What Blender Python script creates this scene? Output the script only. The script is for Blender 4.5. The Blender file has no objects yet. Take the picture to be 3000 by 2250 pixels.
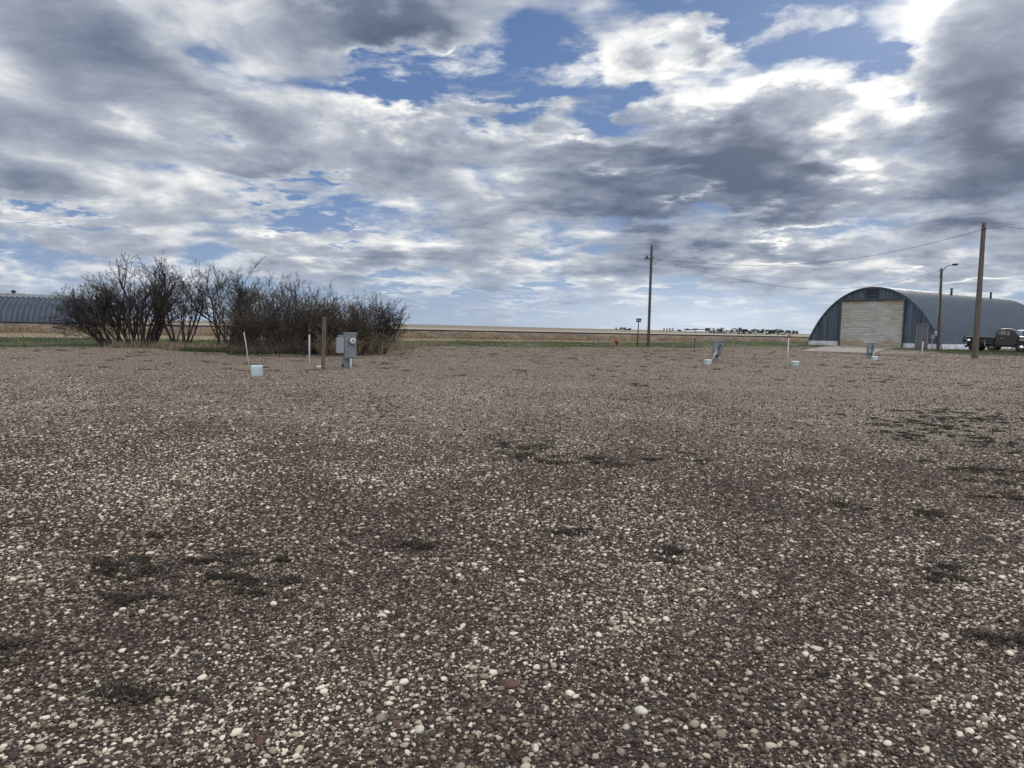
import bpy, math, random
import numpy as np
from mathutils import Matrix, Vector

# ------------------------------------------------------------------ camera
scene = bpy.context.scene
C = scene.collection
FPX = 2080.0            # focal length in pixels of the 3000 px wide photograph
EYE = 1.4
PITCH = math.atan(163 / FPX)
ROLL = 0.0205
FW = np.array([0, math.cos(PITCH), -math.sin(PITCH)])
_r0 = np.array([1.0, 0, 0]); _u0 = np.array([0, math.sin(PITCH), math.cos(PITCH)])
RT = _r0 * math.cos(ROLL) + _u0 * math.sin(ROLL)
UP = _u0 * math.cos(ROLL) - _r0 * math.sin(ROLL)
cam_data = bpy.data.cameras.new("camera")
cam = bpy.data.objects.new("camera", cam_data); C.objects.link(cam)
M = Matrix(((RT[0], UP[0], -FW[0], 0), (RT[1], UP[1], -FW[1], 0), (RT[2], UP[2], -FW[2], EYE), (0, 0, 0, 1)))
cam.matrix_world = M
cam_data.sensor_width = 36; cam_data.lens = FPX / 3000 * 36
cam_data.clip_start = 0.05; cam_data.clip_end = 20000
scene.camera = cam
scene.cycles.use_adaptive_sampling = True; scene.cycles.adaptive_threshold = 0.02
scene.cycles.max_bounces = 4; scene.cycles.diffuse_bounces = 2; scene.cycles.glossy_bounces = 2

def ray(px, py):
    return FW * FPX + RT * (px - 1500) + UP * (1125 - py)
def at(px, py, Y):
    d = ray(px, py); return Vector((d[0] / d[1] * Y, Y, EYE + d[2] / d[1] * Y))

# ------------------------------------------------------------------ sky
SUN_AZ = math.radians(31); SUN_EL = math.radians(30)     # azimuth measured from +Y towards +X
scene.view_settings.view_transform = 'Standard'; scene.view_settings.look = 'None'
scene.view_settings.gamma = 1; scene.view_settings.exposure = 0.0
W = bpy.data.worlds.new("World"); scene.world = W; W.use_nodes = True
W.cycles.sampling_method = 'MANUAL'; W.cycles.sample_map_resolution = 512

class NT:
    """small helper to write node trees"""
    def __init__(s, tree): s.t = tree; s.n = tree.nodes; s.l = tree.links
    def node(s, typ, **kw):
        n = s.n.new(typ)
        for k, v in kw.items(): setattr(n, k, v)
        return n
    def put(s, sock, v):
        if v is None: return
        if hasattr(v, 'is_output') or isinstance(v, bpy.types.NodeSocket): s.l.new(v, sock)
        else: sock.default_value = v
    def m(s, op, a, b=None, c=None, clamp=False):
        n = s.node('ShaderNodeMath', operation=op); n.use_clamp = clamp
        for i, v in enumerate((a, b, c)): s.put(n.inputs[i], v)
        return n.outputs[0]
    def vm(s, op, a, b=None, scale=None):
        n = s.node('ShaderNodeVectorMath', operation=op)
        s.put(n.inputs[0], a); s.put(n.inputs[1], b)
        if scale is not None: s.put(n.inputs['Scale'], scale)
        return n.outputs['Value'] if op in ('LENGTH', 'DOT_PRODUCT', 'DISTANCE') else n.outputs[0]
    def comb(s, x, y, z=0.0):
        n = s.node('ShaderNodeCombineXYZ')
        for i, v in enumerate((x, y, z)): s.put(n.inputs[i], v)
        return n.outputs[0]
    def sep(s, v):
        n = s.node('ShaderNodeSeparateXYZ'); s.put(n.inputs[0], v); return n.outputs
    def noise(s, vec, scale, detail=4, rough=0.5, dist=0.0, lac=2.0, color=False, dim='3D'):
        n = s.node('ShaderNodeTexNoise', noise_dimensions=dim)
        s.put(n.inputs['Vector'], vec); s.put(n.inputs['Scale'], scale); s.put(n.inputs['Detail'], detail)
        s.put(n.inputs['Roughness'], rough); s.put(n.inputs['Distortion'], dist); s.put(n.inputs['Lacunarity'], lac)
        return n.outputs['Color'] if color else n.outputs[0]
    def voro(s, vec, scale, feature='F1', rand=1.0):
        n = s.node('ShaderNodeTexVoronoi', feature=feature)
        s.put(n.inputs['Vector'], vec); s.put(n.inputs['Scale'], scale); s.put(n.inputs['Randomness'], rand)
        return n.outputs
    def ss(s, v, lo, hi, a=0.0, b=1.0, kind='SMOOTHSTEP'):
        n = s.node('ShaderNodeMapRange', interpolation_type=kind)
        for k, x in (('Value', v), ('From Min', lo), ('From Max', hi), ('To Min', a), ('To Max', b)): s.put(n.inputs[k], x)
        return n.outputs[0]
    def mix(s, f, a, b, blend='MIX'):
        n = s.node('ShaderNodeMix', data_type='RGBA', blend_type=blend)
        s.put(n.inputs[0], f)
        s.put(n.inputs[6], a if not isinstance(a, tuple) else (*a[:3], 1)); s.put(n.inputs[7], b if not isinstance(b, tuple) else (*b[:3], 1))
        return n.outputs[2]
    def fmix(s, f, a, b):
        n = s.node('ShaderNodeMix', data_type='FLOAT'); s.put(n.inputs[0], f); s.put(n.inputs[2], a); s.put(n.inputs[3], b); return n.outputs[0]
    def ramp(s, f, stops, interp='LINEAR'):
        n = s.node('ShaderNodeValToRGB'); cr = n.color_ramp; cr.interpolation = interp
        s.put(n.inputs[0], f)
        while len(cr.elements) < len(stops): cr.elements.new(1.0)
        for e, (p, c) in zip(cr.elements, stops): e.position = p; e.color = (*c[:3], 1)
        return n.outputs[0]
    def blob(s, vec, cx, cy, rx, ry, ang=0.0):
        mp = s.node('ShaderNodeMapping', vector_type='TEXTURE')
        s.put(mp.inputs[0], vec); mp.inputs['Location'].default_value = (cx, cy, 0)
        mp.inputs['Rotation'].default_value = (0, 0, ang); mp.inputs['Scale'].default_value = (rx, ry, 1)
        g = s.node('ShaderNodeTexGradient', gradient_type='QUADRATIC_SPHERE'); s.l.new(mp.outputs[0], g.inputs[0])
        return g.outputs['Fac'] if 'Fac' in g.outputs else g.outputs[1]

def build_sky():
    N = NT(W.node_tree)
    N.n.clear()
    out = N.node('ShaderNodeOutputWorld'); bg = N.node('ShaderNodeBackground'); N.l.new(bg.outputs[0], out.inputs[0])
    sky = N.node('ShaderNodeTexSky', sky_type='NISHITA'); sky.sun_disc = False
    sky.sun_elevation = SUN_EL; sky.sun_rotation = SUN_AZ; sky.air_density = 1.0; sky.dust_density = 0.4; sky.ozone_density = 2.0
    tc = N.node('ShaderNodeTexCoord'); D = tc.outputs['Generated']
    x, y, z = N.sep(D)
    yy = N.m('MAXIMUM', y, 0.04); u = N.m('DIVIDE', x, yy); v = N.m('DIVIDE', z, yy)
    front = N.ss(y, 0.0, 0.25)
    # position on the cloud layer
    den = N.m('ADD', N.m('MAXIMUM', z, 0.0), 0.12)
    P = N.comb(N.m('DIVIDE', x, den), N.m('DIVIDE', y, den))
    wv = N.vm('SUBTRACT', N.noise(P, 0.9, 3, 0.5, color=True, dim='2D'), (0.5, 0.5, 0.5))
    Pw = N.vm('ADD', P, N.vm('SCALE', wv, scale=0.45))
    # direction coordinates for the large cloud masses, edges broken up by noise
    G0 = N.comb(u, v)
    gw = N.vm('SUBTRACT', N.noise(P, 2.2, 6, 0.57, color=True, dim='2D'), (0.5, 0.5, 0.5))
    G = N.vm('ADD', G0, N.vm('MULTIPLY', gw, (0.26, 0.20, 0)))
    def gl(px, py):
        d = ray(px, py); return d[0] / d[1], d[2] / d[1]
    def guide(tab, base):
        acc = base
        for (px, py, rx, ry, ang, amt) in tab:
            d = ray(px, py)
            b = N.blob(G, d[0] / d[1], d[2] / d[1], rx / FPX, ry / FPX, math.radians(ang))
            acc = N.m('MULTIPLY_ADD', b, amt, acc)
        return acc
    # coverage: negative = open blue sky, positive = thick cloud      (px, py, rx, ry, angle, amount)
    cover = guide(SKY_COVER, 0.0)
    light = guide(SKY_LIGHT, 0.0)
    n_lo = N.noise(Pw, 1.15, 2, 0.5, dim='2D')
    n_hi = N.noise(Pw, 1.9, 9, 0.56, lac=2.1, dim='2D')
    def puffs(vec):
        b = N.node('ShaderNodeTexVoronoi', feature='F1', voronoi_dimensions='2D'); b.normalize = True
        for k_, v_ in (('Vector', vec), ('Scale', 3.4), ('Detail', 3.0), ('Roughness', 0.55), ('Lacunarity', 2.2)): N.put(b.inputs[k_], v_)
        return b.outputs['Distance']
    pf = puffs(Pw)
    Hz = N.vm('ADD', N.comb(u, N.m('MULTIPLY', v, 2.6)), N.vm('SCALE', gw, scale=0.05))
    hz1 = N.noise(Hz, 6.5, 7, 0.56, dim='2D'); hz2 = N.noise(N.vm('ADD', Hz, (0.012, 0.03, 0)), 6.5, 5, 0.56, dim='2D')
    hzw = N.m('MULTIPLY', N.ss(v, 0.30, 0.10), N.ss(y, 0.3, 0.6))
    crisp = guide(SKY_CRISP, 0.25)
    n_lo = N.fmix(N.m('MULTIPLY', hzw, 0.5), n_lo, hz1)
    n_hi = N.fmix(N.m('MULTIPLY', hzw, 0.8), n_hi, hz1)
    cr01 = N.ss(N.m('MULTIPLY_ADD', hzw, 0.4, crisp), 0.1, 0.7)
    n_mix = N.fmix(cr01, N.noise(Pw, 1.9, 3.5, 0.5, lac=2.1, dim='2D'), n_hi)
    dens = N.m('ADD', N.m('MULTIPLY', n_lo, 0.45), N.m('MULTIPLY', n_mix, 0.75))
    dens = N.m('SUBTRACT', dens, N.m('MULTIPLY', N.m('SUBTRACT', pf, 0.35), N.m('MULTIPLY', crisp, 0.35)))
    sunoff = (math.sin(SUN_AZ) * 0.10, math.cos(SUN_AZ) * 0.10 - 0.0, 0)
    Ps = N.vm('SUBTRACT', Pw, sunoff)
    n_hi2 = N.noise(Ps, 1.9, 5, 0.56, lac=2.1, dim='2D')
    n_hi3 = N.noise(Pw, 1.9, 5, 0.56, lac=2.1, dim='2D')
    relief = N.m('SUBTRACT', n_hi3, n_hi2)
    relief = N.m('MULTIPLY_ADD', N.m('MULTIPLY', N.m('SUBTRACT', puffs(Ps), pf), crisp), 0.22, relief)
    relief = N.m('MULTIPLY_ADD', N.m('MULTIPLY', N.m('SUBTRACT', hz1, hz2), hzw), 1.3, N.m('MULTIPLY', relief, N.m('MULTIPLY_ADD', hzw, -0.6, 1.0)))
    t = N.m('ADD', dens, cover)
    alpha = N.ss(t, N.fmix(cr01, 0.40, SKY['a0']), N.fmix(cr01, 0.66, SKY['a1']))
    wisp = N.m('MULTIPLY', N.ss(N.noise(N.vm('ADD', Pw, (3.1, 8.7, 0)), 3.2, 8, 0.62, dim='2D'), 0.54, 0.72), 0.75)
    alpha = N.m('MAXIMUM', alpha, wisp)
    thick = N.ss(t, SKY['t0'], SKY['t1'])
    fine = N.m('SUBTRACT', N.noise(Pw, 5.5, 5, 0.55, dim='2D'), 0.5)
    L = N.m('SUBTRACT', SKY['L0'], N.m('MULTIPLY', thick, SKY['Lt']))
    L = N.m('MULTIPLY_ADD', relief, N.m('MULTIPLY_ADD', crisp, SKY['rel'] * 0.8, SKY['rel'] * 0.4), L)
    fine = N.m('MULTIPLY', fine, N.m('MULTIPLY_ADD', hzw, -0.7, 1.0))
    L = N.m('MULTIPLY_ADD', fine, N.m('MULTIPLY_ADD', crisp, SKY['fine'], 0.08), L)
    L = N.m('MULTIPLY_ADD', N.m('SUBTRACT', N.noise(N.vm('ADD', Pw, (7.3, 2.1, 0)), 2.6, 4, 0.5, dim='2D'), 0.5), N.m('MULTIPLY_ADD', cr01, SKY['mid'] * 0.55, SKY['mid'] * 0.45), L)
    L = N.m('ADD', L, light)
    # toward the horizon the deck evens out
    cloud = N.ramp(L, SKY_RAMP)
    k = 1.0 / SKY['strength']
    blue = N.mix(1.0, sky.outputs[0], SKY['tint'], 'MULTIPLY')
    grad = N.ramp(N.ss(v, -0.02, 0.5, kind='LINEAR'), SKY_BLUE)
    clear = N.vm('ADD', N.vm('SCALE', blue, scale=SKY['nish']), N.vm('SCALE', grad, scale=k))
    hor = N.ss(v, 0.0, 0.10, 0.25, 1.0)
    alpha = N.m('MULTIPLY', alpha, hor)
    cl = N.vm('SCALE', cloud, scale=k)
    res = N.mix(alpha, clear, cl)
    glow = N.m('ADD', N.m('MULTIPLY', N.blob(G0, *gl(2650, 60), 1500 / FPX, 900 / FPX), 0.16), N.m('MULTIPLY', N.blob(G0, *gl(2050, 930), 1000 / FPX, 190 / FPX), 0.26))
    res = N.vm('ADD', res, N.vm('SCALE', N.vm('SCALE', (0.98, 0.985, 0.94), scale=glow), scale=k))
    # unseen sky behind the camera, brightened and warmed as added fill for the ground
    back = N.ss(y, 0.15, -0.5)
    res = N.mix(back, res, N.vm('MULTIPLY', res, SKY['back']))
    up = N.ss(z, 0.45, 0.9)
    res = N.vm('SCALE', res, scale=N.m('MULTIPLY_ADD', up, SKY['up'], 1.0))
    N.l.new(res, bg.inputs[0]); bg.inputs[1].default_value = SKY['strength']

SKY = dict(a0=0.45, a1=0.67, t0=0.52, t1=1.05, L0=0.83, Lt=0.56, rel=1.6, fine=0.42, mid=0.55, strength=0.1,
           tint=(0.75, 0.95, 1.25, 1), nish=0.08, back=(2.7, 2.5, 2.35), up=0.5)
SKY_CRISP = [(1900, 250, 900, 420, 0, 0.9), (2500, 300, 500, 500, 0, 0.5), (1300, 400, 500, 300, 0, 0.4), (200, 300, 700, 400, 0, -0.25)]
SKY_RAMP = [(0.0, (0.108, 0.137, 0.208)), (0.25, (0.172, 0.206, 0.290)), (0.45, (0.278, 0.321, 0.408)), (0.7, (0.46, 0.50, 0.57)), (0.86, (0.74, 0.76, 0.78)), (1.0, (1.0, 1.0, 0.97))]
SKY_BLUE = [(0.0, (0.37, 0.45, 0.58)), (0.10, (0.29, 0.375, 0.53)), (0.4, (0.145, 0.23, 0.42)), (1.0, (0.075, 0.145, 0.32))]
SKY_COVER = [
    (1380, 190, 640, 250, 0, -0.50), (1160, 200, 330, 150, -25, -0.62), (1330, 240, 380, 150, -10, -0.35), (1010, 130, 150, 70, -30, -0.3), (1780, 330, 260, 110, -10, -0.45), (1480, 290, 330, 90, -20, -0.2),
    (2180, 20, 520, 150, 0, -0.42), (2420, 100, 240, 100, -10, -0.35), (2640, 185, 170, 90, -20, -0.45),
    (820, 530, 440, 80, -8, -0.26), (950, 545, 220, 50, 0, -0.14), (1700, 790, 550, 130, 0, 0.22), (190, 640, 320, 45, 0, -0.42), (900, 675, 330, 40, -5, -0.38), (1120, 270, 150, 130, -40, -0.25),
    (520, 110, 260, 90, -40, -0.12), (1250, 900, 700, 70, 0, -0.35), (2000, 910, 700, 60, 0, -0.3),
    (1850, 180, 230, 200, 20, 0.62), (1600, 330, 230, 120, 10, 0.22), (2070, 140, 190, 140, 0, 0.38), (1150, 20, 520, 100, 0, 0.50), (1360, 90, 130, 110, 60, 0.28), (1100, 770, 1100, 110, 0, 0.15), (600, 330, 600, 160, -20, 0.2),
    (250, 250, 1000, 620, 0, 0.36), (2100, 520, 900, 330, -5, 0.36), (2330, 280, 420, 260, 20, 0.32), (2880, 300, 360, 560, 0, 0.36),
    (1100, 420, 700, 260, -20, 0.16), (2900, 20, 330, 200, 0, 0.25)]
SKY_LIGHT = [
    (2080, 500, 950, 280, -6, -0.66), (1700, 620, 650, 140, -5, -0.3), (1950, 650, 700, 110, -8, -0.3), (2050, 740, 900, 70, 0, -0.18), (2450, 320, 330, 230, 0, -0.22), (2920, 440, 420, 460, 0, -0.62), (2800, 600, 500, 160, 0, -0.25),
    (1050, 0, 700, 140, 0, -0.15), (100, 250, 800, 500, 0, 0.06), (1600, 920, 2200, 120, 0, -0.12),
    (2700, 20, 460, 230, 0, 0.75), (2300, 190, 560, 110, 5, 0.40), (2520, 470, 270, 160, -20, 0.85), (1850, 180, 260, 210, 0, 0.45), (1790, 400, 460, 80, -12, 0.42), (2120, 270, 360, 120, 20, 0.50), (2450, 220, 340, 120, -15, 0.5), (1650, 430, 500, 70, 15, 0.25), (1500, 370, 260, 80, 10, 0.25), (1100, 240, 160, 220, -35, 0.22), (2620, 300, 160, 150, 0, 0.3), (1370, 150, 140, 110, 60, 0.4),
    (2350, 665, 300, 50, 0, 0.6), (1980, 590, 110, 45, -25, 0.6), (2850, 830, 420, 60, 0, 0.55), (2250, 800, 400, 60, 0, 0.15), (1450, 740, 500, 90, 0, 0.1),
    (1200, 330, 300, 130, -35, 0.25), (330, 370, 160, 110, 0, 0.2)]
build_sky()

# ------------------------------------------------------------------ sun (behind thin cloud, ahead and to the right)
sl = bpy.data.lights.new("sun", 'SUN'); sl.energy = 1.5; sl.angle = math.radians(14); sl.color = (1.0, 0.95, 0.87)
sun = bpy.data.objects.new("sun", sl); C.objects.link(sun)
sd = Vector((math.sin(SUN_AZ) * math.cos(SUN_EL), math.cos(SUN_AZ) * math.cos(SUN_EL), math.sin(SUN_EL)))
sun.rotation_euler = sd.to_track_quat('Z', 'Y').to_euler(); sun.location = (20, 30, 40)

# ------------------------------------------------------------------ helpers
def tag(o, label=None, cat=None, group=None, kind=None):
    if label: o['label'] = label
    if cat: o['category'] = cat
    if group: o['group'] = group
    if kind: o['kind'] = kind
    return o
def empty(name, loc, rz=0.0, tilt=(0, 0)):
    o = bpy.data.objects.new(name, None); C.objects.link(o); o.empty_display_size = 0.2
    o.location = loc; o.rotation_euler = (tilt[0], tilt[1], rz)
    return o
def copy_tree(o, parent=None):
    kids = [k for k in bpy.data.objects if k.parent == o]
    c = o.copy(); C.objects.link(c); c.parent = parent
    for k in kids: copy_tree(k, c)
    return c
def np_mesh(name, V, Fc, mat, parent=None, smooth=False, k=None, attr=None):
    """V (n,3) array, Fc (m,k) array of equal sized faces"""
    me = bpy.data.meshes.new(name)
    V = np.asarray(V, np.float32); Fc = np.asarray(Fc, np.int32)
    me.vertices.add(len(V)); me.vertices.foreach_set('co', V.ravel())
    me.loops.add(Fc.size); me.loops.foreach_set('vertex_index', Fc.ravel())
    me.polygons.add(len(Fc)); kk = Fc.shape[1]
    me.polygons.foreach_set('loop_start', np.arange(len(Fc), dtype=np.int32) * kk)
    me.polygons.foreach_set('loop_total', np.full(len(Fc), kk, np.int32))
    if smooth: me.polygons.foreach_set('use_smooth', np.ones(len(Fc), bool))
    if attr is not None:
        for an, av in attr.items():
            a = me.attributes.new(an, 'FLOAT', 'POINT'); a.data.foreach_set('value', np.asarray(av, np.float32))
    me.update(calc_edges=True)
    me.materials.append(mat)
    o = bpy.data.objects.new(name, me); C.objects.link(o)
    if parent is not None: o.parent = parent
    return o

class MB:
    """collects shapes and links them as one mesh object"""
    def __init__(s): s.v = []; s.f = []; s.sm = []
    def add(s, V, Fs, mat=None, smooth=False):
        b = len(s.v)
        for p in V:
            p = Vector(p); s.v.append(mat @ p if mat is not None else p)
        for f in Fs: s.f.append([b + i for i in f]); s.sm.append(smooth)
        return s
    def box(s, c, d, mat=None, bev=0.0):
        x, y, z = d[0] / 2, d[1] / 2, d[2] / 2
        if bev <= 0:
            V = [(c[0] + a * x, c[1] + b * y, c[2] + e * z) for a in (-1, 1) for b in (-1, 1) for e in (-1, 1)]
            return s.add(V, [(0, 1, 3, 2), (4, 6, 7, 5), (0, 4, 5, 1), (2, 3, 7, 6), (0, 2, 6, 4), (1, 5, 7, 3)], mat)
        bev = min(bev, x * .9, y * .9, z * .9)
        # chamfered box: octagonal outline stacked in four levels
        def oc(i, zz):
            X, Y = x - i, y - i; q = bev
            return [(c[0] + a, c[1] + b, zz) for a, b in ((X - q, -Y), (X, -Y + q), (X, Y - q), (X - q, Y), (-X + q, Y), (-X, Y - q), (-X, -Y + q), (-X + q, -Y))]
        lv = [oc(bev * .6, c[2] - z), oc(0, c[2] - z + bev), oc(0, c[2] + z - bev), oc(bev * .6, c[2] + z)]
        V = [p for l in lv for p in l]; Fs = [tuple(range(7, -1, -1)), tuple(range(24, 32))]
        for L in range(3):
            for i in range(8): Fs.append((L * 8 + i, L * 8 + (i + 1) % 8, L * 8 + 8 + (i + 1) % 8, L * 8 + 8 + i))
        return s.add(V, Fs, mat)
    def tube(s, pts, rad, n=8, caps=True, smooth=True, mat=None):
        pts = [Vector(p) for p in pts]
        if not hasattr(rad, '__len__'): rad = [rad] * len(pts)
        V = []; prev = None
        for i, p in enumerate(pts):
            t = (pts[min(i + 1, len(pts) - 1)] - pts[max(i - 1, 0)]).normalized()
            if prev is None: a = t.orthogonal().normalized()
            else: a = (prev - t * prev.dot(t)).normalized()
            prev = a; b = t.cross(a)
            for k in range(n):
                an = 2 * math.pi * k / n; V.append(p + (a * math.cos(an) + b * math.sin(an)) * rad[i])
        Fs = []
        for i in range(len(pts) - 1):
            for k in range(n): Fs.append((i * n + k, i * n + (k + 1) % n, (i + 1) * n + (k + 1) % n, (i + 1) * n + k))
        s.add(V, Fs, mat, smooth)
        if caps:
            b = len(s.v) - len(V)
            s.f.append([b + k for k in range(n - 1, -1, -1)]); s.sm.append(False)
            s.f.append([b + (len(pts) - 1) * n + k for k in range(n)]); s.sm.append(False)
        return s
    def lathe(s, prof, n=20, mat=None, smooth=True):
        """prof list of (r, z) bottom to top"""
        V = []
        for r, z in prof:
            for k in range(n):
                a = 2 * math.pi * k / n; V.append((max(r, 1e-4) * math.cos(a), max(r, 1e-4) * math.sin(a), z))
        Fs = []
        for i in range(len(prof) - 1):
            for k in range(n): Fs.append((i * n + k, i * n + (k + 1) % n, (i + 1) * n + (k + 1) % n, (i + 1) * n + k))
        Fs.append(tuple(range(n - 1, -1, -1))); Fs.append(tuple((len(prof) - 1) * n + k for k in range(n)))
        return s.add(V, Fs, mat, smooth)
    def prism(s, poly, y0, y1, mat=None, smooth=False):
        """poly: list of (x, z), counter-clockwise seen from -y; extruded along y"""
        n = len(poly)
        V = [(x, y0, z) for x, z in poly] + [(x, y1, z) for x, z in poly]
        Fs = [tuple(range(n)), tuple(range(2 * n - 1, n - 1, -1))]
        for i in range(n): Fs.append((i, n + i, n + (i + 1) % n, (i + 1) % n))
        return s.add(V, Fs, mat, smooth)
    def build(s, name, mat, parent=None):
        me = bpy.data.meshes.new(name); me.from_pydata([tuple(v) for v in s.v], [], s.f); me.update()
        me.polygons.foreach_set('use_smooth', s.sm)
        me.materials.append(mat)
        o = bpy.data.objects.new(name, me); C.objects.link(o)
        if parent is not None: o.parent = parent
        return o

# ------------------------------------------------------------------ materials
def new_mat(name):
    m = bpy.data.materials.new(name); m.use_nodes = True
    N = NT(m.node_tree); b = N.n['Principled BSDF']
    return m, N, b
def paint(name, col, rough=0.6, metal=0.0, var=0.25, scale=3.0, dirt=None, dirt_amt=0.35, bump=0.0, bscale=30, stretch=(1, 1, 1), spec=0.5):
    m, N, b = new_mat(name)
    tc = N.node('ShaderNodeTexCoord').outputs['Object']
    v = N.vm('MULTIPLY', tc, stretch)
    n1 = N.noise(v, scale, 5, 0.6)
    c = N.mix(N.ss(n1, 0.3, 0.7), tuple(x * (1 - var) for x in col), tuple(min(1, x * (1 + var)) for x in col))
    if dirt:
        n2 = N.noise(v, scale * 2.7, 6, 0.65)
        c = N.mix(N.m('MULTIPLY', N.ss(n2, 0.48, 0.68), dirt_amt), c, dirt)
    N.l.new(c, b.inputs['Base Color']); b.inputs['Metallic'].default_value = metal
    b.inputs['Specular IOR Level'].default_value = spec
    N.l.new(N.ss(n1, 0.2, 0.8, rough - 0.08, rough + 0.1), b.inputs['Roughness'])
    if bump:
        bp = N.node('ShaderNodeBump'); bp.inputs['Strength'].default_value = bump; bp.inputs['Distance'].default_value = 0.02
        N.l.new(N.noise(v, bscale, 4, 0.6), bp.inputs['Height']); N.l.new(bp.outputs[0], b.inputs['Normal'])
    return m

STONES = [(0.0, (0.028, 0.019, 0.0145)), (0.28, (0.064, 0.043, 0.033)), (0.38, (0.102, 0.063, 0.046)), (0.50, (0.135, 0.098, 0.070)), (0.60, (0.19, 0.145, 0.108)),
          (0.72, (0.29, 0.236, 0.172)), (0.86, (0.43, 0.365, 0.27)), (1.0, (0.70, 0.64, 0.50))]

def mat_gravel_ground():
    m, N, b = new_mat('gravel')
    pos = N.node('ShaderNodeNewGeometry').outputs['Position']
    x, y, z = N.sep(pos)
    P = N.comb(x, y)
    # stones of two sizes
    Pw = N.vm('ADD', P, N.vm('SCALE', N.vm('SUBTRACT', N.noise(P, 60, 2, 0.5, color=True, dim='2D'), (0.5, 0.5, 0.5)), scale=0.008))
    v1 = N.voro(Pw, 78); v2 = N.voro(Pw, 38)
    c1 = N.sep(v1['Color']); c2 = N.sep(v2['Color'])
    big = N.ss(c2[1], 0.78, 0.80)
    pick = N.fmix(big, c1[0], c2[0])
    dist = N.fmix(big, v1['Distance'], v2['Distance'])
    # lighter, finer ground farther out; darker drifts to the right
    drift = N.noise(P, 0.16, 4, 0.55, dim='2D')
    med = N.noise(P, 0.9, 5, 0.6, dim='2D')
    clump = N.noise(P, 5.0, 6, 0.7, dim='2D')
    tone = N.m('MULTIPLY_ADD', N.m('SUBTRACT', clump, 0.5), 0.9, N.m('MULTIPLY_ADD', N.m('SUBTRACT', med, 0.5), 0.35, N.m('MULTIPLY', N.m('SUBTRACT', drift, 0.5), 0.35)))
    pick = N.m('ADD', pick, tone, clamp=True)
    col = N.ramp(pick, STONES)
    gap = N.ss(dist, 0.45, 0.75)
    col = N.mix(N.m('MULTIPLY', gap, 0.75), col, (0.028, 0.021, 0.017))
    # far part: silty tan with dead grass litter
    tan = N.mix(N.ss(N.noise(P, 7.0, 8, 0.78, dim='2D'), 0.36, 0.64), (0.064, 0.048, 0.036), (0.285, 0.228, 0.168))
    far = N.m('ADD', N.m('MULTIPLY', N.m('SUBTRACT', N.noise(P, 0.22, 5, 0.6, dim='2D'), 0.5), 0.9), N.ss(y, 8.0, 24.0, 0.0, 1.0))
    far = N.ss(far, 0.15, 1.0, 0.0, 0.85)
    sel = N.m('MULTIPLY', far, N.ss(N.noise(P, 14.0, 6, 0.75, dim='2D'), 0.34, 0.62, 0.25, 1.0))
    col = N.mix(sel, col, tan)
    # bare damp earth spots
    spots = N.m('MULTIPLY', N.ss(N.noise(N.vm('MULTIPLY', P, (1, 0.8, 1)), 1.3, 6, 0.7, dim='2D'), 0.60, 0.68), N.ss(y, 14, 30, 0.0, 0.75))
    col = N.mix(spots, col, (0.05, 0.038, 0.028))
    # dark fines under the near stones; darkness of the gaps put into the colour
    col = N.mix(N.ss(y, 12.0, 6.0, 0.0, 0.8), col, (0.030, 0.023, 0.018))
    N.l.new(col, b.inputs['Base Color'])
    b.inputs['Roughness'].default_value = 0.85; b.inputs['Specular IOR Level'].default_value = 0.25
    bp = N.node('ShaderNodeBump'); bp.inputs['Strength'].default_value = 0.9; bp.inputs['Distance'].default_value = 0.02
    h = N.m('ADD', N.m('MULTIPLY', N.m('SUBTRACT', 1.0, dist), 0.6), N.m('MULTIPLY', clump, 1.5))
    N.l.new(h, bp.inputs['Height']); N.l.new(bp.outputs[0], b.inputs['Normal'])
    return m

def mat_grass_ground(name, ca, cb, cc, scale=1.0):
    m, N, b = new_mat(name)
    pos = N.node('ShaderNodeNewGeometry').outputs['Position']
    n1 = N.noise(pos, 0.35 * scale, 5, 0.6); n2 = N.noise(pos, 5.0 * scale, 7, 0.75); n3 = N.noise(N.vm('ADD', pos, (9, 4, 0)), 1.4 * scale, 6, 0.65)
    c = N.mix(N.ss(n2, 0.3, 0.7), ca, cb)
    c = N.mix(N.ss(N.m('ADD', N.m('MULTIPLY', n1, 0.5), N.m('MULTIPLY', n3, 0.5)), 0.44, 0.6), c, cc)
    N.l.new(c, b.inputs['Base Color']); b.inputs['Roughness'].default_value = 0.9; b.inputs['Specular IOR Level'].default_value = 0.15
    bp = N.node('ShaderNodeBump'); bp.inputs['Strength'].default_value = 0.7; bp.inputs['Distance'].default_value = 0.06
    N.l.new(n2, bp.inputs['Height']); N.l.new(bp.outputs[0], b.inputs['Normal'])
    return m

def mat_attr(name, stops, rough=0.85, bump=0.0, bscale=60, attr='tint', noise=0.15, nscale=40, spec=0.3):
    m, N, b = new_mat(name)
    a = N.node('ShaderNodeAttribute', attribute_name=attr)
    pos = N.node('ShaderNodeNewGeometry').outputs['Position']
    f = N.m('MULTIPLY_ADD', N.m('SUBTRACT', N.noise(pos, nscale, 4, 0.6), 0.5), noise, a.outputs['Fac'])
    N.l.new(N.ramp(f, stops), b.inputs['Base Color'])
    b.inputs['Roughness'].default_value = rough; b.inputs['Specular IOR Level'].default_value = spec
    if bump:
        bp = N.node('ShaderNodeBump'); bp.inputs['Strength'].default_value = bump; bp.inputs['Distance'].default_value = 0.004
        N.l.new(N.noise(pos, bscale, 4, 0.6), bp.inputs['Height']); N.l.new(bp.outputs[0], b.inputs['Normal'])
    return m

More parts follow.
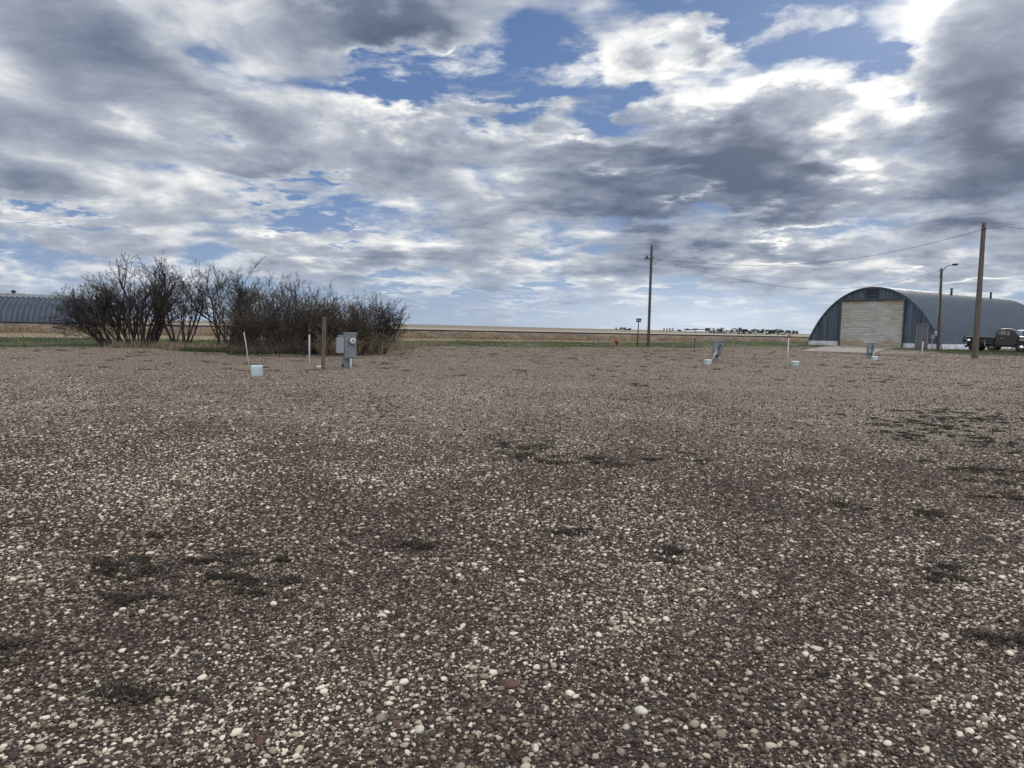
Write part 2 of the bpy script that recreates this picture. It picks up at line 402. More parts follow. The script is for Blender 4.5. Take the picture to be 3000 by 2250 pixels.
MAT = {}
MAT['gravel'] = mat_gravel_ground()
MAT['stones'] = mat_attr('pebble_stone', STONES, 0.8, 0.5, 180, noise=0.13, nscale=90)
MAT['verge'] = mat_grass_ground('green_verge', (0.030, 0.048, 0.018), (0.072, 0.095, 0.036), (0.15, 0.13, 0.075))
MAT['dryverge'] = mat_grass_ground('dry_verge', (0.20, 0.165, 0.105), (0.40, 0.345, 0.235), (0.13, 0.115, 0.065))
MAT['ballast'] = mat_grass_ground('embankment_soil', (0.055, 0.043, 0.040), (0.115, 0.092, 0.078), (0.20, 0.16, 0.11), 0.8)
MAT['field'] = mat_grass_ground('stubble_field', (0.27, 0.225, 0.18), (0.38, 0.32, 0.255), (0.27, 0.24, 0.175), 0.03)
MAT['hill'] = mat_grass_ground('hill_grass', (0.17, 0.15, 0.115), (0.26, 0.225, 0.17), (0.18, 0.17, 0.12), 0.01)
MAT['drygrass'] = mat_attr('dry_grass_blades', [(0, (0.12, 0.085, 0.055)), (0.35, (0.25, 0.19, 0.12)), (0.7, (0.40, 0.32, 0.21)), (1, (0.55, 0.47, 0.33))], 0.8, noise=0.0)
MAT['greengrass'] = mat_attr('green_grass_blades', [(0, (0.028, 0.045, 0.016)), (0.5, (0.055, 0.085, 0.028)), (0.85, (0.09, 0.12, 0.045)), (1, (0.25, 0.22, 0.12))], 0.7, noise=0.0)
MAT['weed'] = mat_attr('dead_weed', [(0, (0.014, 0.013, 0.010)), (0.6, (0.045, 0.040, 0.027)), (1, (0.12, 0.10, 0.065))], 0.9, noise=0.0)
MAT['bark'] = paint('bark', (0.040, 0.034, 0.032), 0.9, var=0.5, scale=9, bump=0.6, bscale=25, spec=0.2)
MAT['twig'] = mat_attr('twigs', [(0, (0.020, 0.018, 0.019)), (0.5, (0.042, 0.036, 0.033)), (0.8, (0.075, 0.063, 0.050)), (1, (0.16, 0.135, 0.085))], 0.85, noise=0.0, spec=0.2)
MAT['twigbrown'] = mat_attr('brush_twigs', [(0, (0.030, 0.026, 0.023)), (0.5, (0.060, 0.051, 0.042)), (0.8, (0.095, 0.080, 0.060)), (1, (0.17, 0.145, 0.095))], 0.85, noise=0.0, spec=0.2)
MAT['wood'] = paint('weathered_wood', (0.118, 0.101, 0.082), 0.85, var=0.35, scale=7, dirt=(0.05, 0.04, 0.033), dirt_amt=0.6, bump=0.8, bscale=16, stretch=(3, 3, 0.22), spec=0.2)
MAT['darkwood'] = paint('dark_wood', (0.085, 0.070, 0.058), 0.85, var=0.35, scale=7, dirt=(0.03, 0.026, 0.024), dirt_amt=0.6, bump=0.6, bscale=16, stretch=(3, 3, 0.25), spec=0.2)
MAT['greymetal'] = paint('grey_painted_steel', (0.165, 0.192, 0.195), 0.5, 0.15, var=0.12, scale=5, dirt=(0.12, 0.11, 0.10), dirt_amt=0.35)
MAT['greymetal2'] = paint('pale_grey_steel', (0.25, 0.285, 0.305), 0.5, 0.15, var=0.12, scale=5, dirt=(0.15, 0.14, 0.12), dirt_amt=0.3)
MAT['darkmetal'] = paint('dark_metal', (0.035, 0.036, 0.04), 0.5, 0.6, var=0.2, scale=6)
MAT['black'] = paint('black_rubber', (0.018, 0.018, 0.019), 0.7, var=0.3, scale=8)
MAT['white'] = paint('white_pvc', (0.46, 0.46, 0.44), 0.45, var=0.08, scale=8, dirt=(0.30, 0.27, 0.22), dirt_amt=0.35)
MAT['mint'] = paint('pale_plastic', (0.50, 0.63, 0.63), 0.4, var=0.05, scale=6, dirt=(0.40, 0.46, 0.42), dirt_amt=0.25)
MAT['red'] = paint('red_paint', (0.13, 0.008, 0.02), 0.5, var=0.25, scale=9, dirt=(0.12, 0.02, 0.02), dirt_amt=0.4)
MAT['hydrant'] = paint('hydrant_red', (0.22, 0.018, 0.03), 0.5, var=0.2, scale=9, dirt=(0.13, 0.02, 0.02), dirt_amt=0.4)
MAT['signgreen'] = paint('sign_green', (0.012, 0.085, 0.060), 0.45, var=0.15, scale=9)
MAT['wire'] = paint('wire', (0.03, 0.03, 0.034), 0.6, 0.3)
MAT['concrete'] = paint('concrete', (0.26, 0.228, 0.19), 0.9, var=0.16, scale=0.8, dirt=(0.20, 0.17, 0.14), dirt_amt=0.45, bump=0.3, bscale=20, spec=0.2)
MAT['chrome'] = paint('chrome', (0.75, 0.76, 0.78), 0.15, 1.0, var=0.05)
MAT['rail'] = paint('rail_steel', (0.055, 0.040, 0.035), 0.6, 0.5, var=0.3, scale=1)
MAT['stone_red'] = paint('red_stone', (0.105, 0.058, 0.046), 0.85, var=0.4, scale=30, dirt=(0.05, 0.03, 0.027), dirt_amt=0.6, bump=0.8, bscale=80)
MAT['stone_white'] = paint('pale_stone', (0.58, 0.54, 0.44), 0.8, var=0.25, scale=60, dirt=(0.25, 0.20, 0.14), dirt_amt=0.6, bump=0.5, bscale=90)

# ------------------------------------------------------------------ terrain
def sst(a, b, v):
    t = np.clip((v - a) / (b - a), 0, 1); return t * t * (3 - 2 * t)
RAIL_K = 0.40; RAIL_C = 92.0          # centre line of the railway: y = RAIL_C + RAIL_K * x
def rail_dist(x, y): return (y - RAIL_C - RAIL_K * x) / math.sqrt(1 + RAIL_K ** 2)
def ground_z(x, y):
    x = np.asarray(x, float); y = np.asarray(y, float)
    z = 0.42 * sst(11, 27, x) * sst(16, 50, y) * (1 - sst(84, 104, y - 0.4 * (x - 30)))
    d = rail_dist(x, y)
    emb = 0.86 * (1 - sst(1.8, 6.8, np.abs(d)))
    z = z * (1 - sst(-9, -5, d)) + emb
    # very gentle unevenness of the lot
    z = z + 0.018 * np.sin(x * 0.55 + 1.3) * np.sin(y * 0.42) * sst(6, 14, y) + 0.012 * np.sin(x * 1.3 + y * 0.9)* sst(6, 14, y)
    # far land swells into low hills
    far = sst(900, 2600, y)
    hills = 3.2 + 5.0 * np.exp(-((x + 420) / 420.0) ** 2) + 2.2 * np.sin(x / 900.0 + 2.0) + 1.5 * np.sin(x / 310.0)
    z = z + far * hills * 1.0
    z = z - 0.5 * sst(115, 260, y) * (1 - sst(500, 1100, y))
    return z
def G(px, py):
    """where the photograph's line of sight through (px, py) meets the terrain"""
    d = ray(px, py); d = d / d[1]
    Y = 1.0
    if d[2] >= -1e-5: return None
    ys = np.concatenate([np.linspace(1.5, 150, 6000)])
    zz = EYE + d[2] * ys; g = ground_z(d[0] * ys, ys)
    i = int(np.argmax(zz <= g))
    if zz[i] > g[i]: Yh = -EYE / d[2]
    else: Yh = ys[i]
    X = d[0] * Yh
    return Vector((X, Yh, float(ground_z(X, Yh))))

def grid_sheet(name, xs, fa, fb, n, mat, kind='structure', off=0.0, pw=1.0, jag=None):
    """sheet between the curves y=fa(x) and y=fb(x)"""
    xs = np.asarray(xs, float); t = np.linspace(0, 1, n) ** pw
    A = fa(xs); B = fb(xs)
    Y = A[None, :] * (1 - t[:, None]) + B[None, :] * t[:, None]; X = np.broadcast_to(xs[None, :], Y.shape)
    Z = ground_z(X, Y) + off
    V = np.stack([X, Y, Z], -1).reshape(-1, 3); m = len(xs)
    i = np.arange(n - 1)[:, None] * m + np.arange(m - 1)[None, :]
    Fc = np.stack([i, i + 1, i + m + 1, i + m], -1).reshape(-1, 4)
    o = np_mesh(name, V, Fc, mat, smooth=True); tag(o, kind=kind); return o

_rs = np.random.RandomState(5)
def ragged(pts, amp, wl=0.6, seed=1):
    pts = np.array(pts, float); r = np.random.RandomState(seed)
    ph = r.rand(12) * 6.28; fr = np.array([1 / 9., 1 / 5., 1 / 3., 1 / 2., .8, 1.1, 1.6, 2.1, 2.9, 3.7, 4.6, 6.]) * 2
    am = amp / (fr ** 0.8 + 0.3)
    def f(x):
        x = np.asarray(x, float)
        return np.interp(x, pts[:, 0], pts[:, 1]) + sum(a * np.sin(x * w + p) for a, w, p in zip(am, fr, ph)) * np.clip((120 - np.abs(x)) / 60, 0, 1)
    return f
edge_gravel = ragged([(-400, 30), (-40, 34.5), (-25.5, 35.0), (-18.3, 36.9), (-14.6, 34.0), (-11.6, 31), (-8.2, 32), (-6.6, 38), (-6.0, 50), (-5, 52), (0, 54), (5.5, 57.4), (14.6, 61.2), (20, 59.0), (25, 53), (29, 45), (34, 42.5), (50, 41), (400, 40)], 0.45, seed=3)
edge_green = ragged([(-400, 30 + 8), (-60, 50), (-33, 53), (-25, 55), (-8, 72), (0, 77), (12, 81), (30, 88), (60, 92), (400, 220)], 0.6, seed=8)
def edge_dry(x): return RAIL_C - 8.2 + RAIL_K * np.asarray(x, float)
def edge_far(x): return RAIL_C + 9 + RAIL_K * np.asarray(x, float)
XS_A = np.concatenate([np.linspace(-300, -60, 30)[:-1], np.arange(-60, 75, 0.3), np.linspace(75, 300, 30)])
def near_line(x): return np.minimum(-8.0 + 0 * np.asarray(x, float), 0)
grid_sheet('gravel_lot', XS_A, near_line, edge_gravel, 90, MAT['gravel'])
clampf = lambda f, g: (lambda x: np.maximum(f(x), g(x) + 0.3))
green_far = clampf(edge_green, edge_gravel)
dry_far = clampf(edge_dry, green_far)
grid_sheet('grass_verge', XS_A, edge_gravel, green_far, 26, MAT['verge'])
grid_sheet('dry_verge', XS_A, green_far, dry_far, 20, MAT['dryverge'])
grid_sheet('railway_embankment', XS_A, dry_far, clampf(edge_far, dry_far), 40, MAT['ballast'])
XS_B = np.concatenate([np.linspace(-9000, -300, 60)[:-1], XS_A[::4], np.linspace(300, 9000, 60)[1:]])
def hill_line(x): return 900.0 + 0 * np.asarray(x, float)
grid_sheet('field', XS_B, lambda x: np.maximum(clampf(edge_far, dry_far)(np.clip(x, -300, 300)), -8), hill_line, 60, MAT['field'], pw=2.0)
grid_sheet('hills', np.linspace(-9000, 9000, 400), hill_line, lambda x: 9000 + 0 * x, 50, MAT['hill'], pw=1.6)
# the rest of the gravel behind the camera
o = np_mesh('ground', [(-9000, -3000, -0.02), (9000, -3000, -0.02), (9000, -8, -0.02), (-9000, -8, -0.02)], [(0, 1, 2, 3)], MAT['gravel']); tag(o, kind='structure')

# ------------------------------------------------------------------ right-hand quonset hut
def side(px, py, Y): return at(px, py, Y)
_pp = np.array([(6.08, 0), (6.0, .41), (5.27, 1.81), (4.3, 3.1), (3.02, 4.34), (1.75, 4.99), (0, 5.22)])
_ph = np.arctan2(_pp[:, 1], _pp[:, 0]); _rr = np.hypot(_pp[:, 0], _pp[:, 1])
_cf = np.polyfit((math.pi / 2 - _ph) ** 2, _rr, 3)
def arch(phi, grow=0.0):
    r = np.polyval(_cf, (math.pi / 2 - (phi if phi <= math.pi / 2 else math.pi - phi)) ** 2) + grow
    return (r * math.cos(phi), r * math.sin(phi))
ARC = [arch(math.radians(a)) for a in np.linspace(0, 90, 181)]
def arch_z(x): return float(np.interp(abs(x), [p[0] for p in ARC][::-1], [p[1] for p in ARC][::-1]))

MAT['corr'] = paint('galvanised_sheet', (0.056, 0.076, 0.098), 0.5, 0.3, var=0.2, scale=0.9, dirt=(0.060, 0.075, 0.090), dirt_amt=0.5, stretch=(1, 1, 0.4))
MAT['corrwall'] = paint('end_wall_sheet', (0.055, 0.078, 0.104), 0.6, 0.25, var=0.35, scale=1.6, dirt=(0.15, 0.17, 0.19), dirt_amt=0.5, stretch=(1.6, 1, 0.12))
MAT['whiteband'] = paint('whitewashed_base', (0.52, 0.54, 0.56), 0.85, var=0.18, scale=2.5, dirt=(0.25, 0.24, 0.23), dirt_amt=0.5, stretch=(1, 1, 0.6))
MAT['darkframe'] = paint('dark_frame', (0.045, 0.058, 0.072), 0.7, 0.1, var=0.15)
MAT['doorgrey'] = paint('grey_door', (0.11, 0.118, 0.132), 0.6, 0.1, var=0.15, scale=3, dirt=(0.10, 0.09, 0.09), dirt_amt=0.3)

def mat_peeling():
    m, N, b = new_mat('peeling_boards')
    o = N.node('ShaderNodeTexCoord').outputs['Object']; x, y, z = N.sep(o)
    row = N.m('FLOOR', N.m('DIVIDE', z, 0.169))
    v = N.comb(N.m('MULTIPLY', x, 0.55), N.m('MULTIPLY', row, 3.7), N.m('MULTIPLY', z, 2.5))
    n = N.noise(v, 2.6, 6, 0.72); big = N.noise(N.comb(N.m('MULTIPLY', x, 0.7), N.m('MULTIPLY', row, 0.22), 0.0), 0.9, 6, 0.68); streak = N.noise(N.comb(N.m('MULTIPLY', x, 0.35), N.m('MULTIPLY', row, 1.3), N.m('MULTIPLY', z, 9)), 3.0, 5, 0.7)
    n2 = N.noise(N.vm('ADD', o, (5, 3, 8)), 1.1, 5, 0.6)
    top = N.ss(z, 3.6, 3.9); low = N.ss(z, 0.75, 0.35)
    bare = N.m('ADD', N.m('ADD', N.m('MULTIPLY', top, 0.10), N.m('MULTIPLY', low, 0.12)), N.m('ADD', N.m('MULTIPLY', n, 0.65), N.m('MULTIPLY', n2, 0.35)))
    white = N.mix(N.ss(streak, 0.35, 0.7), (0.30, 0.31, 0.30), (0.50, 0.505, 0.49))
    olive = N.mix(N.ss(streak, 0.35, 0.7), (0.23, 0.23, 0.18), (0.42, 0.415, 0.345))
    c = N.mix(N.ss(N.m('ADD', big, N.m('MULTIPLY', N.m('SUBTRACT', n, 0.5), 0.45)), 0.36, 0.64), white, olive)
    c = N.mix(N.ss(bare, 0.54, 0.66), c, N.mix(n2, (0.20, 0.145, 0.09), (0.36, 0.29, 0.19)))
    N.l.new(c, b.inputs['Base Color']); b.inputs['Roughness'].default_value = 0.85; b.inputs['Specular IOR Level'].default_value = 0.2
    bp = N.node('ShaderNodeBump'); bp.inputs['Strength'].default_value = 0.5; bp.inputs['Distance'].default_value = 0.01
    N.l.new(streak, bp.inputs['Height']); N.l.new(bp.outputs[0], b.inputs['Normal'])
    return m
MAT['peel'] = mat_peeling()

def corr_shell(parent, name, mat, L, phis, pitch, amp, grow=0.0, archf=arch, y0=0.0, phase=0.0, shape=None):
    ny = int(L / pitch * (9 if shape else 6)) + 1
    ys = np.linspace(0, L, ny); V = []
    for ph in phis:
        for yv in ys:
            w = math.sin(2 * math.pi * yv / pitch + phase) if shape is None else shape(yv / pitch)
            x, z = archf(ph, grow + amp * w); V.append((x, y0 + yv, z))
    i = np.arange(len(phis) - 1)[:, None] * ny + np.arange(ny - 1)[None, :]
    Fc = np.stack([i, i + ny, i + ny + 1, i + 1], -1).reshape(-1, 4)
    return np_mesh(name, V, Fc, mat, parent, smooth=True)

QL = 25.1
q = empty('quonset_hut', (31.777, 63.464, 0.405), -0.965)
tag(q, 'blue-grey corrugated arched metal hut with a big peeling white door behind the parked pickup', 'quonset hut')
phi_band = math.asin(0.42 / 6.0)
corr_shell(q, 'roof', MAT['corr'], QL, np.linspace(phi_band, math.pi - phi_band, 64), 0.50, 0.085, shape=lambda t: math.sin(math.pi * (t % 1.0)) ** 0.5 * 2 - 1)
bb = corr_shell(q, 'base_band', MAT['whiteband'], QL, [0.0, phi_band * .5, phi_band], 0.50, 0.085, shape=lambda t: math.sin(math.pi * (t % 1.0)) ** 0.5 * 2 - 1)
corr_shell(q, 'base_band', MAT['whiteband'], QL, [math.pi - phi_band, math.pi - phi_band * .5, math.pi], 0.50, 0.085, shape=lambda t: math.sin(math.pi * (t % 1.0)) ** 0.5 * 2 - 1)
DW = 2.88; DH = 4.08; PX0, PX1, PH = 3.97, 4.95, 1.99
def end_wall(name, mat, zlo_f, zhi_f, y, sgn, parent, xs=None):
    V = []; Fs = []
    xs = np.arange(-6.06, 6.061, 0.0505) if xs is None else xs
    for i in range(len(xs) - 1):
        a, b2 = xs[i], xs[i + 1]; mid = (a + b2) / 2
        z0 = zlo_f(mid)
        za, zb = zhi_f(a), zhi_f(b2)
        if max(za, zb) <= z0 + 0.005: continue
        oa = -0.045 if int(round(a / 0.0505)) % 7 in (0, 1) else 0.03; ob = -0.045 if int(round(b2 / 0.0505)) % 7 in (0, 1) else 0.03
        k = len(V)
        V += [(a, y + sgn * oa, z0), (b2, y + sgn * ob, z0), (b2, y + sgn * ob, max(zb, z0)), (a, y + sgn * oa, max(za, z0))]
        Fs.append((k, k + 1, k + 2, k + 3))
    return MB().add(V, Fs, smooth=False).build(name, mat, parent)
def wall_low(x):
    if abs(x) < DW: return DH
    if PX0 < x < PX1: return PH
    return 0.42
end_wall('front_wall', MAT['corrwall'], wall_low, lambda x: arch_z(x) - 0.02, 0.10, 1, q)
for xa_, xb_ in ((-6.06, -DW - .02), (DW + .02, PX0 - .02), (PX1 + .02, 6.06)):
    end_wall('base_band', MAT['whiteband'], lambda x: 0.0, lambda x: min(0.42, arch_z(x) - 0.02), 0.10, 1, q, xs=np.arange(xa_, xb_ + .001, 0.0505))
end_wall('rear_wall', MAT['corrwall'], lambda x: 0.0, lambda x: arch_z(x) - 0.02, QL - 0.1, 1, q)
# arch trim
tr = MB()
tr.tube([(*arch(a, 0.035),) and (arch(a, 0.03)[0], 0.0, arch(a, 0.03)[1]) for a in np.linspace(0.0, math.pi, 60)], 0.035, 6)
tr.build('arch_trim', MAT['corrwall'], q)
# big door of boards with dark frame
fr = MB(); fr.box((-DW - 0.0, 0.03, DH / 2 + .02), (0.13, 0.16, DH + 0.04)); fr.box((DW + 0.0, 0.03, DH / 2 + .02), (0.10, 0.16, DH + 0.04)); fr.box((0, 0.03, DH + 0.10), (2 * DW + 0.35, 0.18, 0.16))
fr.build('door_frame', MAT['darkframe'], q)
dr = MB(); nb = 24; bh = (DH) / nb
for i in range(nb):
    z0 = i * bh
    dr.prism([(-DW + .065, z0 + 0.004), (DW - .05, z0 + 0.004), (DW - .05, z0 + bh - 0.004), (-DW + .065, z0 + bh - 0.004)], 0.09, 0.13)
    # lapped board: lower edge proud
    dr.add([(-DW + .065, 0.052, z0 + 0.006), (DW - .05, 0.052, z0 + 0.006), (DW - .05, 0.086, z0 + bh - 0.006), (-DW + .065, 0.086, z0 + bh - 0.006), (-DW + .065, 0.088, z0 + .006), (DW - .05, 0.088, z0 + .006)],
           [(0, 1, 2, 3), (0, 4, 5, 1)])
bd = dr.build('garage_door', MAT['peel'], q); bd['label'] = 'large lapboard door with peeling white paint'
# walk door
pdoor = MB().box(((PX0 + PX1) / 2, 0.085, 0.06 + (PH - .06) / 2), (PX1 - PX0 - 0.14, 0.05, PH - 0.10)).build('door', MAT['doorgrey'], q)
MB().tube([(PX0 + 0.16, 0.055, 1.0), (PX0 + 0.16, 0.02, 1.0), (PX0 + 0.22, 0.01, 1.0)], 0.018, 6).build('handle', MAT['darkmetal'], pdoor)
fr = MB(); fr.box((PX0 + .03, 0.06, PH / 2), (0.07, 0.12, PH)); fr.box((PX1 - .03, 0.06, PH / 2), (0.07, 0.12, PH)); fr.box(((PX0 + PX1) / 2, 0.06, PH + .035), (PX1 - PX0 + .1, 0.13, 0.07))
fr.build('door_frame', MAT['greymetal'], q)
MB().box(((PX0 + PX1) / 2 + .05, -0.35, -0.06), (1.7, 0.9, 0.14)).build('step', MAT['concrete'], q)
# louvre vent
lv = MB(); lv.box((-.49, 0.03, 4.81), (0.05, 0.1, 0.60)); lv.box((.46, 0.03, 4.81), (0.05, 0.1, 0.60)); lv.box((-.015, 0.03, 5.09), (1.0, 0.1, 0.05)); lv.box((-.015, 0.03, 4.53), (1.0, 0.1, 0.05))
lo = lv.build('louvre_vent', MAT['darkframe'], q)
sl_ = MB()
for k in range(7): sl_.box((0, 0, 0), (0.88, 0.09, 0.012), Matrix.Translation((-.015, 0.05, 4.59 + k * 0.072)) @ Matrix.Rotation(math.radians(35), 4, 'X'))
sl_.build('slat', MAT['corrwall'], lo)
# vent pipes on the roof
def roof_pipe(x, y, h, r=0.13):
    z = arch_z(x); p = MB().tube([(x, y, z - 0.15), (x, y, z + h)], r, 10); p.tube([(x, y, z + h), (x, y, z + h + 0.05)], r * 1.25, 10)
    p.build('vent_pipe', MAT['darkmetal'], q)
roof_pipe(1.6, 11.2, 0.62, 0.10); roof_pipe(1.7, 19.5, 0.66, 0.10); roof_pipe(-5.35, 0.6, 0.55, 0.05)
# concrete apron in front of the big door
ap_px = [(2452, 1013), (2645, 1017), (2560, 1037), (2345, 1030)]
ap = [G(*p) for p in ap_px]
rows = 8; cols = 12; V = []
for i in range(rows + 1):
    for j in range(cols + 1):
        a = ap[0].lerp(ap[1], j / cols); b_ = ap[3].lerp(ap[2], j / cols); p = a.lerp(b_, i / rows)
        V.append((p.x, p.y, float(ground_z(p.x, p.y)) + 0.035))
i = np.arange(rows)[:, None] * (cols + 1) + np.arange(cols)[None, :]
o = np_mesh('concrete_apron', V, np.stack([i, i + cols + 1, i + cols + 2, i + 1], -1).reshape(-1, 4), MAT['concrete'], smooth=True); tag(o, kind='structure')

dp = [G(*p) for p in ((2648, 1019), (2735, 1024), (2745, 1034), (2700, 1041), (2566, 1038))]
cdp = sum(dp, Vector()) / len(dp); V = []; rr_ = random.Random(8); nR = 60
for k_ in range(nR):
    f_ = k_ / nR * len(dp); i_ = int(f_); e_ = dp[i_].lerp(dp[(i_ + 1) % len(dp)], f_ - i_)
    for q_ in (0.0, .35, .7, 1.0 + rr_.uniform(-.04, .08)):
        p_ = cdp.lerp(e_, q_); V.append((p_.x, p_.y, float(ground_z(p_.x, p_.y)) + .02))
Fc_ = [(k_ * 4 + j_, k_ * 4 + j_ + 1, ((k_ + 1) % nR) * 4 + j_ + 1, ((k_ + 1) % nR) * 4 + j_) for k_ in range(nR) for j_ in range(3)]
o = np_mesh('dirt_patch', V, Fc_, MAT['ballast'], smooth=True); tag(o, kind='structure')

# ------------------------------------------------------------------ left-hand quonset beyond the railway
def arch2(phi, grow=0.0):
    r = 4.3 * (1 + 0.16 * abs(math.cos(phi)) ** 3) + grow
    return (r * math.cos(phi), r * math.sin(phi))
q2 = empty('quonset_hut', (-71.0, 94.0, 0.15), math.radians(-72))
tag(q2, 'low grey ribbed arched metal hut beyond the railway, half hidden by the bare trees', 'quonset hut')
q2.rotation_euler[2] = math.radians(-76)
L2 = 30.0; RP = 0.62
def rib(t):
    f = t % 1.0; return math.sin(math.pi * f) ** 0.55 * 2 - 1
pt = math.radians(64)
corr_shell(q2, 'roof', MAT['corr'], L2, np.linspace(0.02, pt, 22), RP, 0.15, archf=arch2, y0=-L2 / 2, shape=rib)
corr_shell(q2, 'roof', MAT['corr'], L2, np.linspace(math.pi - pt, math.pi - .02, 22), RP, 0.15, archf=arch2, y0=-L2 / 2, shape=rib)
MAT['corr_light'] = paint('pale_sheet', (0.17, 0.19, 0.20), 0.5, 0.3, var=0.2, scale=1.5, dirt=(0.14, 0.16, 0.17), dirt_amt=0.5)  # paler sheet for the ridge cap and the pickup's bed rails
rc = corr_shell(q2, 'ridge_cap', MAT['corr_light'], L2, np.linspace(pt - .03, math.pi - pt + .03, 16), RP, 0.17, 0.05, archf=arch2, y0=-L2 / 2, shape=rib)
for yy_, in ((-L2 / 2 + .05,), (L2 / 2 - .05,)):
    ew = MB()
    pts = [arch2(a) for a in np.linspace(0, math.pi, 40)]
    ew.prism([(x, z) for x, z in pts], yy_ - .03, yy_ + .03)
    ew.build('end_wall', MAT['corrwall'], q2)
vv = MB(); vv.lathe([(0.12, 0), (0.12, 0.30), (0.28, 0.34), (0.30, 0.50), (0.22, 0.62), (0.05, 0.66)], 12, Matrix.Translation((0.2, 4.6, 4.3)))
vv.build('roof_vent', MAT['darkmetal'], q2)
MB().tube([(0.3, y_, 4.53) for y_ in np.linspace(-1.8, 6.0, 6)], 0.045, 6).build('ridge_rail', MAT['white'], q2)
MB().tube([(0.3, y_, 4.56) for y_ in np.linspace(-14.5, -8.5, 6)], 0.045, 6).build('ridge_rail', MAT['white'], q2)

# ------------------------------------------------------------------ railway
rt = empty('railway_track', (0, RAIL_C, 0.86)); tag(rt, 'rusty dark railway track running along the top of the embankment', 'railway track')
kdir = Vector((1, RAIL_K, 0)).normalized(); nrm = Vector((-kdir.y, kdir.x, 0))
for off in (-0.72, 0.72):
    r_ = MB(); pts = [kdir * s_ + nrm * off for s_ in np.linspace(-170, 190, 61)]
    V = []; Fs = []
    prof = [(-.075, 0), (.075, 0), (.075, .02), (.012, .03), (.012, .13), (.037, .14), (.037, .175), (-.037, .175), (-.037, .14), (-.012, .13), (-.012, .03), (-.075, .02)]
    n_ = len(prof)
    for p in pts:
        for a, z_ in prof: V.append(p + nrm * a + Vector((0, 0, z_ + 0.0)))
    for i in range(len(pts) - 1):
        for k in range(n_): Fs.append((i * n_ + k, i * n_ + (k + 1) % n_, (i + 1) * n_ + (k + 1) % n_, (i + 1) * n_ + k))
    r_.add(V, Fs); r_.build('rail', MAT['rail'], rt)
sm = MB()
rng = random.Random(4)
for k in range(400):
    s_ = -150 + k * 0.75; p = kdir * s_
    sm.box((0, 0, 0), (0.23, 2.5, 0.14), Matrix.Translation(p + Vector((0, 0, -0.03 + rng.uniform(-.01, .01)))) @ Matrix.Rotation(math.atan(RAIL_K), 4, 'Z'))
so = sm.build('sleepers', MAT['darkwood'], rt); so['kind'] = 'stuff'

# ------------------------------------------------------------------ poles and wires
def pole_frame(bx, by, tx, ty):
    """base point and top point of a nearly vertical pole standing at pixel (bx,by)"""
    b_ = G(bx, by); t = at(tx, ty, b_.y); return b_, t
def pole(name, mat, b_, t, r0, r1, label, cat='utility pole', group=None):
    e = empty(name, b_); tag(e, label, cat, group)
    pts = [Vector((0, 0, -0.5)).lerp(t - b_, k / 12) if k else Vector((0, 0, -0.3)) for k in range(13)]
    rs = [r0 + (r1 - r0) * k / 12 for k in range(13)]
    MB().tube(pts, rs, 14).build('shaft', mat, e)
    return e
b1, t1 = pole_frame(1899, 1015, 1909.5, 718)
u1 = pole('utility_pole', MAT['darkwood'], b1, t1, 0.135, 0.105, 'dark wooden utility pole with a small yard lamp, beside the green street sign', group='wooden utility poles')
d1 = (t1 - b1)
def on(t_, f, dx=0, dy=0, dz=0): return t_ * f + Vector((dx, dy, dz))
lampp = at(1896, 757, b1.y) - b1
arm = MB().tube([on(d1, .862), lampp + Vector((0.12, 0, 0.02))], 0.022, 6).build('arm', MAT['darkmetal'], u1)
lh = MB().lathe([(0.28, -0.06), (0.27, -0.02), (0.13, 0.06), (0.09, 0.10), (0.08, 0.24), (0.03, 0.27)], 14, Matrix.Translation(lampp)).build('lamp_head', MAT['darkmetal'], u1)
ins = MB().lathe([(0.03, 0), (0.055, 0.03), (0.035, 0.06), (0.055, 0.09), (0.02, 0.12)], 10, Matrix.Translation(at(1914, 758, b1.y) - b1)).build('insulator', MAT['black'], u1)
wa = at(1915, 757, b1.y)
lo_ = MB().tube([wa - b1 + Vector(p) for p in ((0, 0, 0), (.25, 0, -.05), (.42, 0, -.22), (.30, 0, -.38), (.12, 0, -.52))], 0.012, 5).tube([wa - b1 + Vector(p) for p in ((.42, 0, -.22), (.55, 0, -.05), (.75, 0, -.03))], 0.012, 5).build('drip_loop', MAT['wire'], u1)

b2, t2 = pole_frame(2856, 1048, 2883, 651)
u2 = pole('utility_pole', MAT['wood'], b2, t2, 0.165, 0.105, 'tall weathered tan wooden pole in front of the old pickup', group='wooden utility poles')
for px_, py_ in ((2880, 673), (2886, 671), (2881, 662)):
    MB().lathe([(0.02, 0), (0.045, 0.03), (0.03, 0.06), (0.02, 0.09)], 8, Matrix.Translation(at(px_, py_, b2.y - 0.12) - b2)).build('insulator', MAT['black'], u2)

b3 = at(2749, 1020, 55.6); t3 = at(2758.5, 786, 55.6)
b3.z = float(ground_z(b3.x, b3.y))
u3 = pole('street_lamp', MAT['darkwood'], b3, t3, 0.125, 0.085, 'wooden street lamp pole with a curved arm at the right corner of the hut', 'street lamp')
armp = [at(px_, py_, b3.y - .1) - b3 for px_, py_ in ((2759, 798), (2764, 791), (2771, 783), (2779, 778), (2788, 776.5), (2792, 776))]
MB().tube(armp, 0.028, 7).build('arm', MAT['darkmetal'], u3)
h0 = at(2790, 775.5, b3.y - .1) - b3; h1 = at(2807, 774, b3.y - .1) - b3
hd = MB(); hm = (h0 + h1) / 2
hd.tube([h0, h0.lerp(h1, .15), h0.lerp(h1, .5), h0.lerp(h1, .9), h1], [0.04, 0.085, 0.10, 0.07, 0.03], 10, mat=None).build('lamp_head', MAT['darkmetal'], u3)
